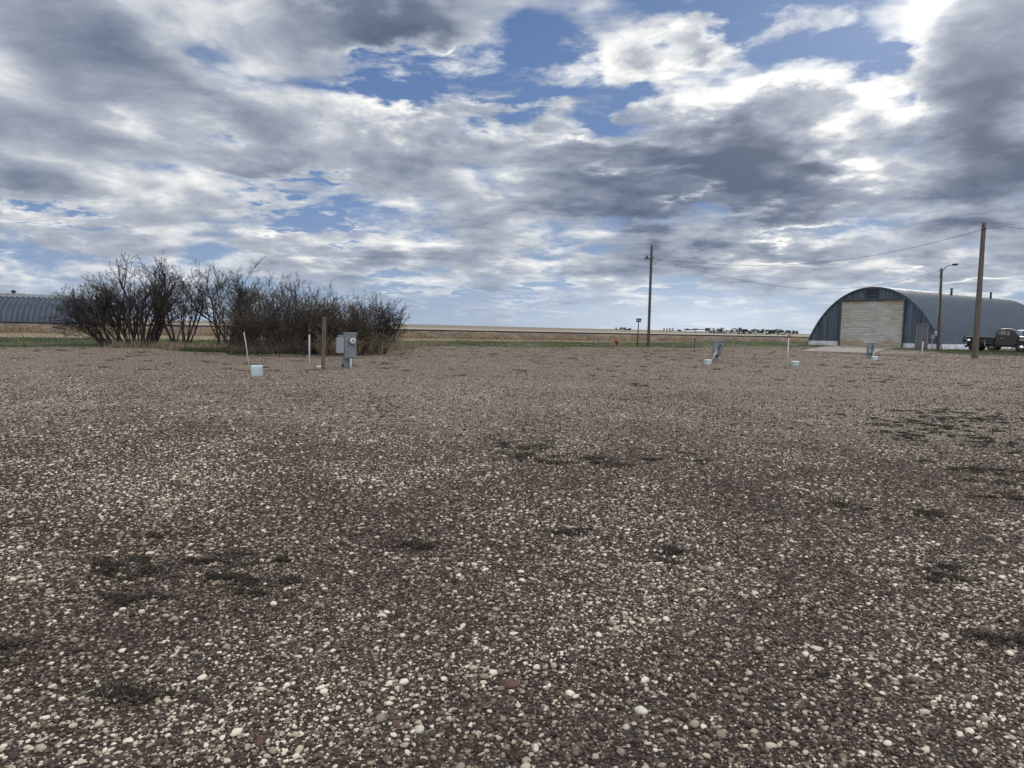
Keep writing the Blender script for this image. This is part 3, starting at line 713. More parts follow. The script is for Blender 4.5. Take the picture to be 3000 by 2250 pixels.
for px_, py_ in ((2751.5, 793), (2753, 812.5)):
    MB().lathe([(0.02, -.05), (0.05, -0.02), (0.05, 0.03), (0.02, 0.06)], 8, Matrix.Translation(at(px_, py_, b3.y - .1) - b3)).build('insulator', MAT['black'], u3)
MB().tube([at(px_, py_, b3.y - .14) - b3 for px_, py_ in ((2754, 812), (2751, 860), (2747.5, 920), (2742, 972))], 0.03, 7).build('conduit', MAT['greymetal2'], u3)
mb_ = MB(); c_ = at(2741, 979, b3.y - .2) - b3; mb_.box(c_, (.2, .14, .26), bev=.02); mb_.build('meter_box', MAT['greymetal2'], u3)
c_ = at(2741, 974, b3.y - .3) - b3; MB().lathe([(0.085, 0), (0.085, .05), (.06, .1)], 14, Matrix.Translation(c_) @ Matrix.Rotation(math.radians(90), 4, 'X')).build('meter_glass', MAT['white'], u3)
c_ = at(2733, 987, b3.y - .2) - b3; bx_ = MB().box(c_, (.27, .14, .33), bev=.02); bx_.tube([c_ + Vector((0, 0, -.15)), Vector((c_.x, c_.y, 0))], .03, 7); bx_.build('switch_box', MAT['greymetal'], u3)

def wire(pts, label, r=0.010):
    """pts = list of (px, py, Y); smooth curve through them"""
    P = [at(*p) for p in pts]; ts = np.linspace(0, 1, len(P)); A = np.array(P); dense = np.linspace(0, 1, 50)
    # quadratic/cubic through the points keeps the natural sag
    cf = [np.polyfit(ts, A[:, k], min(3, len(P) - 1)) for k in range(3)]
    Q = np.stack([np.polyval(c, dense) for c in cf], -1)
    e = MB().tube([Vector(q_) for q_ in Q], r, 5).build('power_line', MAT['wire']); tag(e, label, 'power line'); return e
def Yl(px, a, b_):   # straight in plan between two poles
    (xa, ya), (xb, yb) = a, b_; k = (px - 1500) / FPX
    # intersection of the ray x = k*y with the segment
    dx, dy = xb - xa, yb - ya; t = (k * ya - xa) / (dx - k * dy); return ya + dy * t
A1 = (wa.x, wa.y); A2 = (at(2880, 674, b2.y).x, b2.y); A3 = (at(2751, 793, b3.y).x, b3.y)
wire([(px_, py_, Yl(px_, A1, A2)) for px_, py_ in ((1915, 757), (2085, 775), (2250, 777), (2420, 766), (2576, 746), (2730, 713), (2880, 672))], 'overhead wire from the dark utility pole up to the tall tan pole')
wire([(px_, py_, Yl(px_, A1, A3)) for px_, py_ in ((1915, 757), (2080, 800), (2250, 836), (2400, 847), (2576, 834), (2751, 794))], 'lower overhead wire from the dark utility pole to the street lamp pole')
Y0 = b2.y
wire([(2880, 673, Y0), (2916, 665, Y0 - 1.5), (2960, 666, Y0 - 3), (3010, 671, Y0 - 5), (3200, 690, Y0 - 9)], 'overhead wire leaving the tall tan pole towards the right edge', r=0.016)

# ------------------------------------------------------------------ street sign, hydrant
b4 = G(1867, 1014.5); s4 = at(1871, 940, b4.y)
e = empty('street_sign', b4); tag(e, 'green street name sign with two crossed blades on a thin dark post', 'street sign')
dv = s4 - b4
MB().tube([(0, 0, -.2), dv], 0.045, 8).build('post', MAT['darkmetal'], e)
pxm = b4.y / FPX
blade = MB().box((0, 0, 0), (0.52, 0.02, 0.15), Matrix.Translation(dv + Vector((0.02, 0, 0.14))) @ Matrix.Rotation(math.radians(12), 4, 'Z'), bev=.005).build('name_blade', MAT['signgreen'], e)
MB().box((0, 0, 0), (0.60, 0.02, 0.15), Matrix.Translation(dv + Vector((0.0, 0, -0.03))) @ Matrix.Rotation(math.radians(-52), 4, 'Z'), bev=.005).build('name_blade', MAT['signgreen'], e)

b5 = G(1806, 1016.5); k = b5.y / FPX; hh = 22 * k
e = empty('fire_hydrant', b5); tag(e, 'red fire hydrant standing at the edge of the gravel left of the street sign', 'fire hydrant')
s_ = hh / 0.75
MB().lathe([(r * s_, z * s_) for r, z in [(0.15, -.1), (0.15, 0.02), (0.11, 0.03), (0.10, 0.40), (0.15, 0.42), (0.15, 0.46), (0.115, 0.47), (0.115, 0.56)]], 18).build('barrel', MAT['hydrant'], e)
MB().lathe([(r * s_, z * s_) for r, z in [(0.135, 0.56), (0.135, 0.59), (0.11, 0.63), (0.06, 0.69), (0.03, 0.70), (0.03, 0.76), (0.005, 0.765)]], 18).build('bonnet', MAT['hydrant'], e)
for ang, rr in ((0, .055), (180, .055), (-90, .08)):
    MB().lathe([(rr * s_, 0.08 * s_), (rr * s_, 0.17 * s_), (rr * 1.25 * s_, 0.175 * s_), (rr * 1.25 * s_, 0.22 * s_), (.03 * s_, .24 * s_)], 12,
               Matrix.Translation((0, 0, 0.50 * s_)) @ Matrix.Rotation(math.radians(ang), 4, 'Z') @ Matrix.Rotation(math.radians(90), 4, 'Y')).build('outlet_cap', MAT['hydrant'], e)

# ------------------------------------------------------------------ things on the gravel lot
# weathered post, left
b6 = G(946.5, 1082.5); t6 = at(950.5, 928, b6.y)
e = empty('wooden_post', b6); tag(e, 'weathered grey-brown wooden post leaning slightly, left of the meter pedestal', 'post')
k = b6.y / FPX
MB().box((0, 0, 0), (11.0 * k, 11.0 * k, (t6 - b6).length + .3), Matrix.Translation((t6 - b6) * .5 + Vector((0, 0, -.15))) @ Matrix.Rotation(math.atan2((t6 - b6).x, (t6 - b6).z), 4, 'Y') @ Matrix.Rotation(math.radians(18), 4, 'Z'), bev=.02).build('post', MAT['wood'], e)

# marker posts / yard hydrants with red heads
def yard_hydrant(bx, by, tx, ty, red_px, width_px, label, handle=True, white=True):
    b_ = G(bx, by); t = at(tx, ty, b_.y); d = t - b_; k = b_.y / FPX; h = d.length; fr_ = red_px * k / h
    e = empty('yard_hydrant', b_); tag(e, label, 'yard hydrant', 'red-headed yard hydrants on the gravel lot')
    r = width_px * k / 2
    MB().tube([Vector((0, 0, -.2)), d * (1 - fr_)], r, 10).build('standpipe', MAT['white'], e)
    hd = MB(); hd.tube([d * (1 - fr_), d * (1 - fr_ * .35)], [r * 1.1, r * 1.15], 10); hd.tube([d * (1 - fr_ * .35), d], [r * 1.0, r * .45], 10)
    hd.tube([d * (1 - fr_ * .45), d * (1 - fr_ * .5) + Vector((r * 1.3, -r * .5, -.01)), d * (1 - fr_ * .85) + Vector((r * 1.5, -r * .5, 0))], r * .6, 8)
    ho = hd.build('head', MAT['red'], e)
    if handle:
        MB().tube([d * (1 - fr_ * .15) + Vector((-r, 0, 0)), d * (1 - fr_ * .12) + Vector((r * 4, 0, .01)), d * (1 - fr_ * .75) + Vector((r * 4.6, 0, 0))], r * .38, 6).build('handle', MAT['red'], ho)
    return e
yard_hydrant(907, 1082, 906, 954, 26, 3.9, 'yard hydrant with long dark red head on a white pipe, beside the weathered wooden post', handle=False)
yard_hydrant(2306, 1071, 2311.5, 977, 12, 3.2, 'yard hydrant with red lever head on a thin pale pipe, left of the hut')
yard_hydrant(2700, 1047, 2705, 990, 10, 3.4, 'yard hydrant with dark red head standing in front of the grey walk door')
b_ = G(2034, 1032.5); e = empty('marker_stake', b_); tag(e, 'thin dark stake with a small square head between utility pole and rear-facing pedestal', 'stake')
k = b_.y / FPX
MB().tube([(0, 0, -.2), (0, 0, 32 * k)], .9 * k, 6).build('stem', MAT['darkmetal'], e)
MB().box((0, 0, 37 * k), (4.2 * k, 1.2 * k, 10 * k), bev=.01).build('head', MAT['darkframe'], e)

# thin white rod by the first tub
b_ = G(733, 1098); t = at(714.5, 973, b_.y); e = MB().tube([Vector((0, 0, -.1)), (t - b_) * .5 + Vector((.01, 0, 0)), t - b_], 0.012, 6).build('marker_rod', MAT['white']); e.location = b_
tag(e, 'thin leaning white rod stuck in the gravel beside the largest pale tub', 'rod')

def tub(cx, top, bot, w, label, rim=True):
    b_ = G(cx, bot); k = b_.y / FPX; h = (bot - top) * k; r = w * k / 2
    e = empty('pipe_tub', b_, rz=0.3); tag(e, label, 'tub', 'pale plastic tubs over the pipe ends on the gravel')
    n = 28
    def ring(rad, z):   # rounded square outline
        V = []
        for i in range(n):
            a = 2 * math.pi * i / n; c, s2 = math.cos(a), math.sin(a); q_ = (abs(c) ** 3.2 + abs(s2) ** 3.2) ** (-1 / 3.2)
            V.append((rad * q_ * c, rad * q_ * s2, z))
        return V
    lv_ = [(.90, -.05), (.92, 0.0), (.95, .05 * h), (.97, .72 * h), (1.0, .78 * h)] if rim else [(.92, -.05), (.93, 0), (.96, .03 * h), (.955, .90 * h), (.97, .95 * h)]
    prof = lv_ + [(.97 if not rim else 1.0, .95 * h), (.93, 1.0 * h), (.86, .985 * h)]
    V = []; 
    for a, z in prof: V += ring(r * a, z)
    Fs = []
    for i in range(len(prof) - 1):
        for j in range(n): Fs.append((i * n + j, i * n + (j + 1) % n, (i + 1) * n + (j + 1) % n, (i + 1) * n + j))
    m = MB().add(V, Fs, smooth=True); m.f.append([(len(prof) - 1) * n + j for j in range(n)]); m.sm.append(False)
    m.build('shell', MAT['mint'], e)
    if rim:
        V = ring(r * 1.02, .74 * h) + ring(r * 1.08, .76 * h) + ring(r * 1.08, .92 * h) + ring(r * 1.0, .96 * h)
        Fs = [(i * n + j, i * n + (j + 1) % n, (i + 1) * n + (j + 1) % n, (i + 1) * n + j) for i in range(3) for j in range(n)]
        MB().add(V, Fs).build('rim', MAT['mint'], e)
    return e
tub(752.5, 1070.5, 1100, 34, 'largest pale blue-white plastic tub, beside the leaning rod near the bushes', rim=False)
tub(2074, 1053, 1067, 18, 'pale plastic tub left of the pedestal seen from behind')
tub(2329.5, 1058, 1071, 18, 'pale plastic tub beside the yard hydrant left of the arched hut')
tub(2562.5, 1044.5, 1056, 15, 'small pale plastic tub at the foot of the pedestal before the peeling door')
b_ = G(938, 1077); e = MB().tube([(-.12, 0, .01), (0.0, .03, .03), (.12, .0, .01)], .04, 8).build('drain_pipe', MAT['mint']); e.location = b_; tag(e, 'little pale pipe end half buried beside the weathered wooden post', 'pipe end')

# meter pedestal (front view)
b7 = G(1018, 1079); k = b7.y / FPX
e = empty('meter_pedestal', b7, rz=math.radians(0)); tag(e, 'grey electric meter pedestal with round glass meter facing the camera', 'meter pedestal', 'electric pedestals on the gravel lot')
th = math.radians(25)         # turned a little so that its left side shows
R7 = Matrix.Rotation(th, 4, 'Z')
X = lambda px: (px - 1018) * k
Z = lambda py: (1079 - py) * k
H0, H1 = Z(1050), Z(977)
MB().box((X(1018), .06, (Z(1050) + .1) / 2 - .1), (31 * k, .12, Z(1045) + .2), R7, bev=.012).build('post', MAT['greymetal'], e)
pb = MB().box((X(1024.5), -.03, (H0 + H1) / 2), (34.5 * k, .20, H1 - H0), R7, bev=.012).build('cabinet', MAT['greymetal'], e)
MB().box((X(1024.5), -.04, H1 + .012), (36.5 * k, .25, .03), R7, bev=.008).build('lid', MAT['greymetal2'], pb)
MB().box((X(1025), -.139, (H0 + Z(1012)) / 2 + .02), (30 * k, .012, Z(1012) - H0 - .05), R7, bev=.004).build('cover_panel', MAT['greymetal'], pb)
for px_ in (1016.5, 1035.5): MB().lathe([(.02, 0), (.02, .02), (.01, .03)], 10, R7 @ Matrix.Translation((X(px_), -.137, Z(1013.3))) @ Matrix.Rotation(math.radians(90), 4, 'X')).build('knob', MAT['black'], pb)
mm = R7 @ Matrix.Translation((X(1029), -.135, Z(998.2))) @ Matrix.Rotation(math.radians(90), 4, 'X')
MB().lathe([(.118, -.0), (.118, .035), (.105, .04)], 24, mm).build('meter_ring', MAT['darkframe'], pb)
mg = MB().lathe([(.100, .03), (.100, .10), (.090, .125), (.07, .13)], 24, mm).build('meter_glass', MAT['white'], pb)
MB().box((0, 0.01, .133), (.06, .022, .008), mm).build('dial_window', MAT['black'], mg)
sb = MB().box((X(996), -.02, Z(1012.5)), (22 * k, .18, 45 * k), R7, bev=.02).build('socket_box', MAT['greymetal2'], e)
MB().box((X(998.5), -.02, Z(986.5)), (17 * k, .14, 8 * k), R7, bev=.012).build('hood', MAT['greymetal'], sb)
MB().tube([R7 @ Vector((X(1026), -.12, Z(1050))), R7 @ Vector((X(1025), -.12, -.1))], .036, 10).build('conduit', MAT['white'], e)
MB().lathe([(.03, 0), (.03, .08)], 8, R7 @ Matrix.Translation((X(1004.5), -.02, Z(1074)))).build('bolt', MAT['black'], e)

def back_pedestal(px0, base, top, sc_, label, white_px=None, rz=0.0):
    """power pedestal seen from behind / from the side"""
    b_ = G(px0, base); k = b_.y / FPX * sc_
    e = empty('meter_pedestal', b_, rz=rz); tag(e, label, 'meter pedestal', 'electric pedestals on the gravel lot')
    Hh = (base - top) * b_.y / FPX
    MB().box((0, 0, Hh * .5 - .1), (17 * k, .12, Hh + .2), Matrix.Rotation(math.radians(1.2), 4, 'Y'), bev=.012).build('post', MAT['greymetal'], e)
    c_ = MB().box((11 * k, .12, Hh * .62), (17 * k, .30, Hh * .70), bev=.015).build('cabinet', MAT['greymetal'], e)
    MB().box((8 * k, .08, Hh * .985), (27 * k, .36, .03), bev=.01).build('lid', MAT['greymetal2'], c_)
    MB().box((-1 * k, -.12, Hh * .42), (9 * k, .12, Hh * .28), bev=.012).build('socket_box', MAT['greymetal2'], e)
    MB().box((4.5 * k, -.11, Hh * .36), (3 * k, .10, Hh * .34), bev=.004).build('socket_recess', MAT['black'], e)
    MB().box((0, 0, 0), (4 * k, .06, Hh * .28), Matrix.Translation((9 * k, -.07, Hh * .68)) @ Matrix.Rotation(math.radians(20), 4, 'Y')).build('cover_flap', MAT['darkframe'], e)
    if white_px:
        MB().tube([Vector((a * k, -.2, z * Hh)) for a, z in white_px], .032, 8).build('conduit', MAT['white'], e)
    return e
back_pedestal(2096, 1056.5, 997, 1.0, 'grey electric pedestal seen from behind with a diagonal white pipe, left of the arched hut', [(-13, .02), (-4, .42)])
back_pedestal(2545, 1047, 1004, .78, 'small grey electric pedestal standing in front of the peeling white door', [(11, .02), (10, .42)])

# ------------------------------------------------------------------ old pickup and the car behind it
MAT['truckdark'] = paint('faded_dark_green_paint', (0.005, 0.0065, 0.009), 0.4, 0.1, var=0.4, scale=2.5, dirt=(0.014, 0.010, 0.009), dirt_amt=0.4)
MAT['truckbrown'] = paint('rusty_dark_paint', (0.011, 0.009, 0.010), 0.45, 0.1, var=0.35, scale=2.5, dirt=(0.034, 0.020, 0.016), dirt_amt=0.4)
MAT['glass'], _N, _b = new_mat('window_glass'); _b.inputs['Base Color'].default_value = (0.02, 0.025, 0.03, 1); _b.inputs['Roughness'].default_value = 0.08; _b.inputs['Specular IOR Level'].default_value = 0.8
MAT['whitecar'] = paint('white_car_paint', (0.62, 0.64, 0.65), 0.35, var=0.05, scale=2)
MAT['taillens'] = paint('tail_light_lens', (0.30, 0.03, 0.03), 0.3, var=0.1)

def loft(poly, ys, ins, wf=None):
    """side outline (x, z) swept across y; ins = inset per slice, wf(z) = half-width factor"""
    mb = MB(); P = np.array(poly, float); c = P.mean(0); n = len(P); V = []
    ext = P.max(0) - P.min(0)
    for y_, i_ in zip(ys, ins):
        S = c + (P - c) * (1 - 2 * i_ / ext)
        for x_, z_ in S: V.append((x_, y_ * (wf(z_) if wf else 1), z_))
    Fs = [tuple(range(n))] + [tuple(range(len(V) - 1, len(V) - n - 1, -1))]
    for s_ in range(len(ys) - 1):
        for i in range(n): Fs.append((s_ * n + i, (s_ + 1) * n + i, (s_ + 1) * n + (i + 1) % n, s_ * n + (i + 1) % n))
    return mb.add(V, Fs, smooth=False)
def shade_auto(o, ang=38):
    me = o.data; bm_ = __import__('bmesh').new(); bm_.from_mesh(me)
    for f in bm_.faces: f.smooth = True
    for ed in bm_.edges:
        if len(ed.link_faces) == 2 and ed.calc_face_angle(0) > math.radians(ang): ed.smooth = False
    bm_.to_mesh(me); bm_.free()
def wheel(parent, x, y, r=.36, sgn=-1, rimr=.17, mat='chrome'):
    w = empty('wheel', (x, y, r)); w.parent = parent
    R_ = Matrix.Rotation(math.radians(90), 4, 'X')
    MB().lathe([(r * .55, -.09), (r * .93, -.095), (r, -.05), (r, .05), (r * .93, .095), (r * .55, .09)], 28, R_).build('tyre', MAT['black'], w)
    MB().lathe([(r * .56, -.07), (r * .56, .07)], 24, R_).build('rim', MAT['truckdark'], w)
    MB().lathe([(rimr, .07), (rimr * .95, .10), (rimr * .5, .13), (.02, .135)], 20, R_ if sgn < 0 else Matrix.Rotation(math.radians(-90), 4, 'X')).build('hubcap', MAT[mat], w)
    return w
b8 = G(2853, 1029); k = b8.y / FPX; TB = math.radians(47); KX = k / (math.cos(TB) + .665 * math.sin(TB))
b8 = b8 + Vector((math.sin(TB), math.cos(TB), 0)) * .74
tk = empty('pickup_truck', b8, rz=-TB); tag(tk, 'old dark rounded pickup truck parked beside the arched hut, half behind the tall tan pole', 'pickup truck')
def TX(px): return (px - 2853) * KX
def TZ(py): return (1029 - py) * k
wf = lambda z: 1.0 if z < 1.15 else 1.0 - (z - 1.15) * 0.32
cabp = [(TX(2912), .42), (TX(2974), .42), (TX(2977), TZ(985)), (TX(2973), TZ(981)), (TX(2966), TZ(972)), (TX(2961), TZ(966)), (TX(2954), TZ(963)), (TX(2944), TZ(961.3)), (TX(2930), TZ(961.5)), (TX(2921), TZ(964)), (TX(2915), TZ(969)), (TX(2911.5), TZ(977)), (TX(2911), TZ(986))]
W0 = .80
cab = loft(cabp, [-W0, -W0 + .05, -W0 + .16, W0 - .16, W0 - .05, W0], [.05, .018, 0, 0, .018, .05], wf).build('cab', MAT['truckbrown'], tk); shade_auto(cab)
def side_glass(name, pts, mat='glass', y=-W0 - .002):
    for s_ in (1, -1):
        V = [(TX(a), s_ * (abs(y)) * wf(TZ(b_)) , TZ(b_)) for a, b_ in pts]; V2 = [(a, b_ + s_ * -.012, c) for a, b_, c in V]
        n = len(V); m = MB().add([tuple(v) for v in V] + V2, [tuple(range(n)), tuple(range(2 * n - 1, n - 1, -1))] + [(i, (i + 1) % n, n + (i + 1) % n, n + i) for i in range(n)])
        m.build(name, MAT[mat], cab)
side_glass('door_window', [(2926, 979.5), (2942, 980.5), (2941, 969), (2938, 967.3), (2928, 967.2), (2926, 969)])
side_glass('quarter_window', [(2944, 981), (2953.5, 982), (2951.5, 969.5), (2944.5, 968.5)])
side_glass('quarter_window', [(2919, 978), (2924, 978.5), (2924, 969.5), (2920.5, 970)])
# split windscreen seen at a slant
ws = MB()
for s_ in (-1, 1):
    pts = [(TX(2975.2), s_ * .06, TZ(981.6)), (TX(2975.2), s_ * .70, TZ(981.6)), (TX(2963.5), s_ * .60, TZ(967.8)), (TX(2963.5), s_ * .06, TZ(967.8))]
    ws.add([(a + .02, b_, c + .015) for a, b_, c in pts] + [(a, b_, c) for a, b_, c in pts], [(0, 1, 2, 3), (0, 4, 5, 1), (1, 5, 6, 2), (2, 6, 7, 3), (3, 7, 4, 0)])
ws.build('windscreen', MAT['glass'], tk)
# door outline and handle
ys_ = -W0 - .003
for px_ in (2925, 2956): MB().box((TX(px_), ys_, (TZ(983) + TZ(1010)) / 2), (.012, .008, TZ(983) - TZ(1010))).build('door_seam', MAT['black'], cab)
MB().tube([(TX(2928), -W0 - .03, TZ(990)), (TX(2933), -W0 - .035, TZ(990))], .014, 6).build('door_handle', MAT['chrome'], cab)
# bonnet, fenders
hoodp = [(TX(2973), .55), (TX(3018), .55), (TX(3021), .95), (TX(3018), TZ(990)), (TX(3008), TZ(986)), (TX(2990), TZ(983)), (TX(2974), TZ(981.5))]
hood = loft(hoodp, [-.55, -.42, -.2, .2, .42, .55], [.10, .03, 0, 0, .03, .10]).build('bonnet', MAT['truckdark'], tk); shade_auto(hood)
ch = MB(); 
for z_ in (TZ(991), TZ(994)): MB().box((TX(2992), -.565, z_), (.85, .02, .02)).build('trim', MAT['chrome'], hood)
def fender(cx, cz, r, y0, y1, name, xa, xb, tail):
    mb = MB(); N_ = 14; outer = []
    pts = [(cx + xa, cz - .12)] + [(cx + r * 1.28 * math.cos(math.pi - math.pi * i / N_), cz + r * 1.22 * math.sin(math.pi * i / N_)) for i in range(N_ + 1)] + [(cx + xb, cz - .12)]
    inner = [(cx + r * 1.08 * math.cos(math.pi * i / N_), cz + r * 1.02 * math.sin(math.pi * i / N_)) for i in range(N_ + 1)]
    poly = pts + inner
    return loft(poly, [y0, y0 + .06 * (1 if y1 > y0 else -1), y1], [.03, 0, 0])
for s_ in (-1, 1):
    f = fender(TX(2987), .36, .36, s_ * .88, s_ * .50, 'fender', -.62, .5, 0).build('front_fender', MAT['truckdark'], tk); shade_auto(f)
    f = fender(0, .36, .37, s_ * .94, s_ * .60, 'fender', -.55, .55, 0).build('rear_fender', MAT['truckdark'], tk); shade_auto(f)
    MB().box((TX(2935), s_ * .84, .40), (TX(2965) - TX(2898), .22, .06), bev=.015).build('running_board', MAT['truckdark'], tk)
    wheel(tk, 0, s_ * .74, sgn=s_, rimr=.10, mat='truckdark'); wheel(tk, TX(2987), s_ * .74, sgn=s_, rimr=.16)
    hl = MB().lathe([(.11, 0), (.10, .05), (.05, .09)], 14, Matrix.Translation((TX(3016), s_ * .62, .92)) @ Matrix.Rotation(math.radians(90), 4, 'Y')).build('headlight', MAT['chrome'], tk)
MB().box((TX(3021) + .02, 0, .75), (.05, .70, .5), bev=.02).build('grille', MAT['chrome'], tk)
MB().box((TX(3021) + .22, 0, .48), (.07, 1.6, .14), bev=.03).build('front_bumper', MAT['chrome'], tk)
# bed with light top rail, overhanging the rear wheel
bedp = [(TX(2822), .58), (TX(2909), .50), (TX(2909), TZ(988)), (TX(2864), TZ(986)), (TX(2826), TZ(986)), (TX(2819), TZ(990)), (TX(2817), TZ(1000))]
bed = MB(); bl = loft(bedp, [-.78, -.76, -.70], [.01, 0, 0]); bl2 = loft(bedp, [.70, .76, .78], [0, 0, .01])
bedo = bl.build('bed_side', MAT['truckdark'], tk); bl2.build('bed_side', MAT['truckdark'], tk)
MB().box((TX(2865), 0, .60), (TX(2909) - TX(2822), 1.40, .05)).build('bed_floor', MAT['truckbrown'], tk)
MB().box((TX(2820), 0, .80), (.05, 1.40, .45), bev=.01).build('tailgate', MAT['truckdark'], tk)
for s_ in (-1, 1):
    MB().box((TX(2887), s_ * .77, TZ(986.5)), (TX(2909) - TX(2866), .09, .045), Matrix.Rotation(0, 4, 'Y'), bev=.012).build('bed_rail', MAT['corr_light'], tk)
MB().lathe([(.13, 0), (.13, .04), (.10, .08), (.03, .10)], 16, Matrix.Translation((TX(2836), -.775, TZ(998))) @ Matrix.Rotation(math.radians(90), 4, 'X')).build('spare_lamp', MAT['chrome'], tk)
for px_, py_ in ((2827, 993), (2828, 1005), (2882, 999), (2885, 1005), (2884, 1011)):
    MB().lathe([(.035, 0), (.03, .02)], 10, Matrix.Translation((TX(px_), -.782, TZ(py_))) @ Matrix.Rotation(math.radians(90), 4, 'X')).build('marker_light', MAT['chrome'], tk)
MB().box((TX(2836), 0, TZ(1014)), (TX(2850) - TX(2822), 1.5, .09), bev=.02).build('rear_bumper', MAT['truckdark'], tk)
MB().box((TX(2925), 0, .45), (TX(3010) - TX(2840), .9, .16)).build('chassis', MAT['black'], tk)

Y9 = b8.y + 2.9; b9 = at(3016, 1000, Y9); b9.z = float(ground_z(b9.x, Y9)); k9 = Y9 / FPX
cv = empty('parked_car', b9, rz=-TB); tag(cv, 'white-roofed old car, mostly hidden behind the dark pickup at the right edge', 'car')
zr = at(3000, 968, Y9).z - b9.z
cx_ = lambda px: (px - 3016) * k9 / 1.2
body = [(cx_(2905), .38), (cx_(2905) + 4.6, .38), (cx_(2905) + 4.65, .75), (cx_(2905) + 3.5, .92), (cx_(2905), .95), (cx_(2905) - .05, .7)]
o = loft(body, [-.85, -.80, .80, .85], [.05, 0, 0, .05]).build('body', MAT['truckdark'], cv); shade_auto(o)
x0, x1 = cx_(2969), cx_(3052)
gh = [(x0 - .12, .92), (x1 + .3, .92), (x1, zr - .08), (x0 + .12, zr - .08)]
o = loft(gh, [-.72, -.70, .70, .72], [.02, 0, 0, .02]).build('window_band', MAT['glass'], cv)
rf = loft([(x0 + .02, zr - .10), (x1 + .12, zr - .10), (x1, zr - .01), (x1 - .4, zr + .03), (x0 + .5, zr + .03), (x0 + .1, zr - .01)], [-.76, -.6, .6, .76], [.03, 0, 0, .03]).build('roof', MAT['whitecar'], cv); shade_auto(rf)
for a in (x0 + .05, x0 + .62, x1 - .1):
    for s_ in (-1, 1): MB().box((a, s_ * .735, (zr + .85) / 2), (.06, .03, zr - .92)).build('window_pillar', MAT['whitecar'], cv)
for s_ in (-1, 1): wheel(cv, cx_(2912), s_ * .72, .34, s_, .19); wheel(cv, cx_(2912) + 2.8, s_ * .72, .34, s_, .19)

# ------------------------------------------------------------------ farmstead and tree belt on the horizon
MAT['farcrown'] = mat_attr('distant_crown', [(0, (0.012, 0.018, 0.022)), (0.6, (0.028, 0.038, 0.036)), (1, (0.055, 0.068, 0.055))], 0.95, noise=0.2, nscale=1)
MAT['bin'] = paint('bin_steel', (0.32, 0.31, 0.29), 0.6, 0.2, var=0.15, scale=.2)
MAT['binroof'] = paint('bin_roof', (0.50, 0.52, 0.54), 0.45, 0.1, var=0.05, scale=.2)
MAT['shed'] = paint('shed_wall', (0.38, 0.33, 0.27), 0.8, var=0.1, scale=.2)
def far_pt(px, Y=1000.0):
    x = (px - 1500) / FPX * Y * 1.0
    # exact lateral position for a point on the terrain
    p = at(px, 968 + 0.0205 * (px - 1500), Y); return Vector((p.x, Y, float(ground_z(p.x, Y))))
fr = np.random.RandomState(11)
def crown_mesh(seed, h, w):
    r = np.random.RandomState(seed); V = []; Fc = []; T = []
    n = 260; cl = r.randn(7, 3) * np.array([.28, .28, .20]) * [w, w, h] + [0, 0, h * .6]
    for i in range(n):
        c = cl[r.randint(7)] + r.randn(3) * [w * .15, w * .15, h * .14]
        if c[2] < h * .12 or c[2] > h: continue
        a = r.randn(3); a /= np.linalg.norm(a); b_ = np.cross(a, r.randn(3)); b_ /= np.linalg.norm(b_); s_ = r.uniform(.4, .9) * w * .13
        k0 = len(V); V += [c + a * s_, c + b_ * s_, c - a * s_, c - b_ * s_]; Fc.append((k0, k0 + 1, k0 + 2, k0 + 3)); T += [r.rand()] * 4
    return V, Fc, T
far_src = []
def far_tree(px, top_px, Y, wpx, label, i):
    b_ = far_pt(px, Y); h = top_px * Y / FPX; w = wpx * Y / FPX
    if len(far_src) < 5:
        e = empty('tree', (0, 0, 0)); V, Fc, T = crown_mesh(100 + len(far_src), 1.0, 1.0)
        np_mesh('crown', V, Fc, MAT['farcrown'], e, attr={'tint': T}); MB().tube([(0, 0, -.05), (0, 0, .6)], [.05, .03], 6).build('trunk', MAT['bark'], e)
        far_src.append(e); t_ = e
    else: t_ = copy_tree(far_src[i % 5])
    t_.location = b_; t_.scale = (w, w, h); t_.rotation_euler = (0, 0, i * 1.7)
    tag(t_, label, 'tree', 'dark trees on the horizon'); return t_
# (px centre, height px, width px)
ft = [(2014, 8, 12), (2026, 7, 9), (2037, 9, 12), (2048, 8, 9), (2057, 8, 9), (2068, 11, 9), (2079, 11, 12), (2091, 11, 10), (2103, 9, 8), (2114, 13, 14), (2129, 8, 9), (2140, 11, 13), (2154, 12, 11), (2166, 14, 12),
      (2177, 7, 9), (2184, 10, 13), (2199, 7, 10), (2209, 11, 13), (2221, 10, 10), (2233, 12, 11), (2244, 10, 9), (2253, 9, 8), (2259, 10, 8), (2269, 11, 11), (2280, 13, 14), (2292, 9, 9), (2301, 10, 9), (2311, 9, 10), (2322, 9, 11), (2333, 9, 7),
      (1990, 5, 9), (1807, 5, 5), (1819, 6, 6), (1830, 6, 10), (1843, 4, 12)]
for i, (px_, h_, w_) in enumerate(ft):
    lab = 'dark distant tree in the belt of trees left of the arched hut' if px_ > 2000 else ('small dark tree right of the far grey silos' if px_ > 1980 else 'small dark distant tree on the horizon left of the street sign')
    t_ = far_tree(px_, h_ + 3, 1200 if px_ > 1900 else 1500, w_, lab, i)
    if px_ > 2000: t_['group'] = 'belt of distant trees left of the arched hut'
    elif px_ < 1900: t_['group'] = 'small distant trees left of the street sign'
for i, (px_, h_) in enumerate([(2083, 7), (2094, 7), (2106, 5), (2120, 5), (2162, 4), (2172, 4), (2181, 4), (2195, 4), (2214, 4), (2248, 6), (2256, 6), (2278, 4), (2293, 4)]):
    t_ = far_tree(px_, h_, 900, 7, 'small dark shrub in the pale field in front of the belt of distant trees', i); t_['group'] = 'small shrubs in the pale field'; t_['category'] = 'shrub'
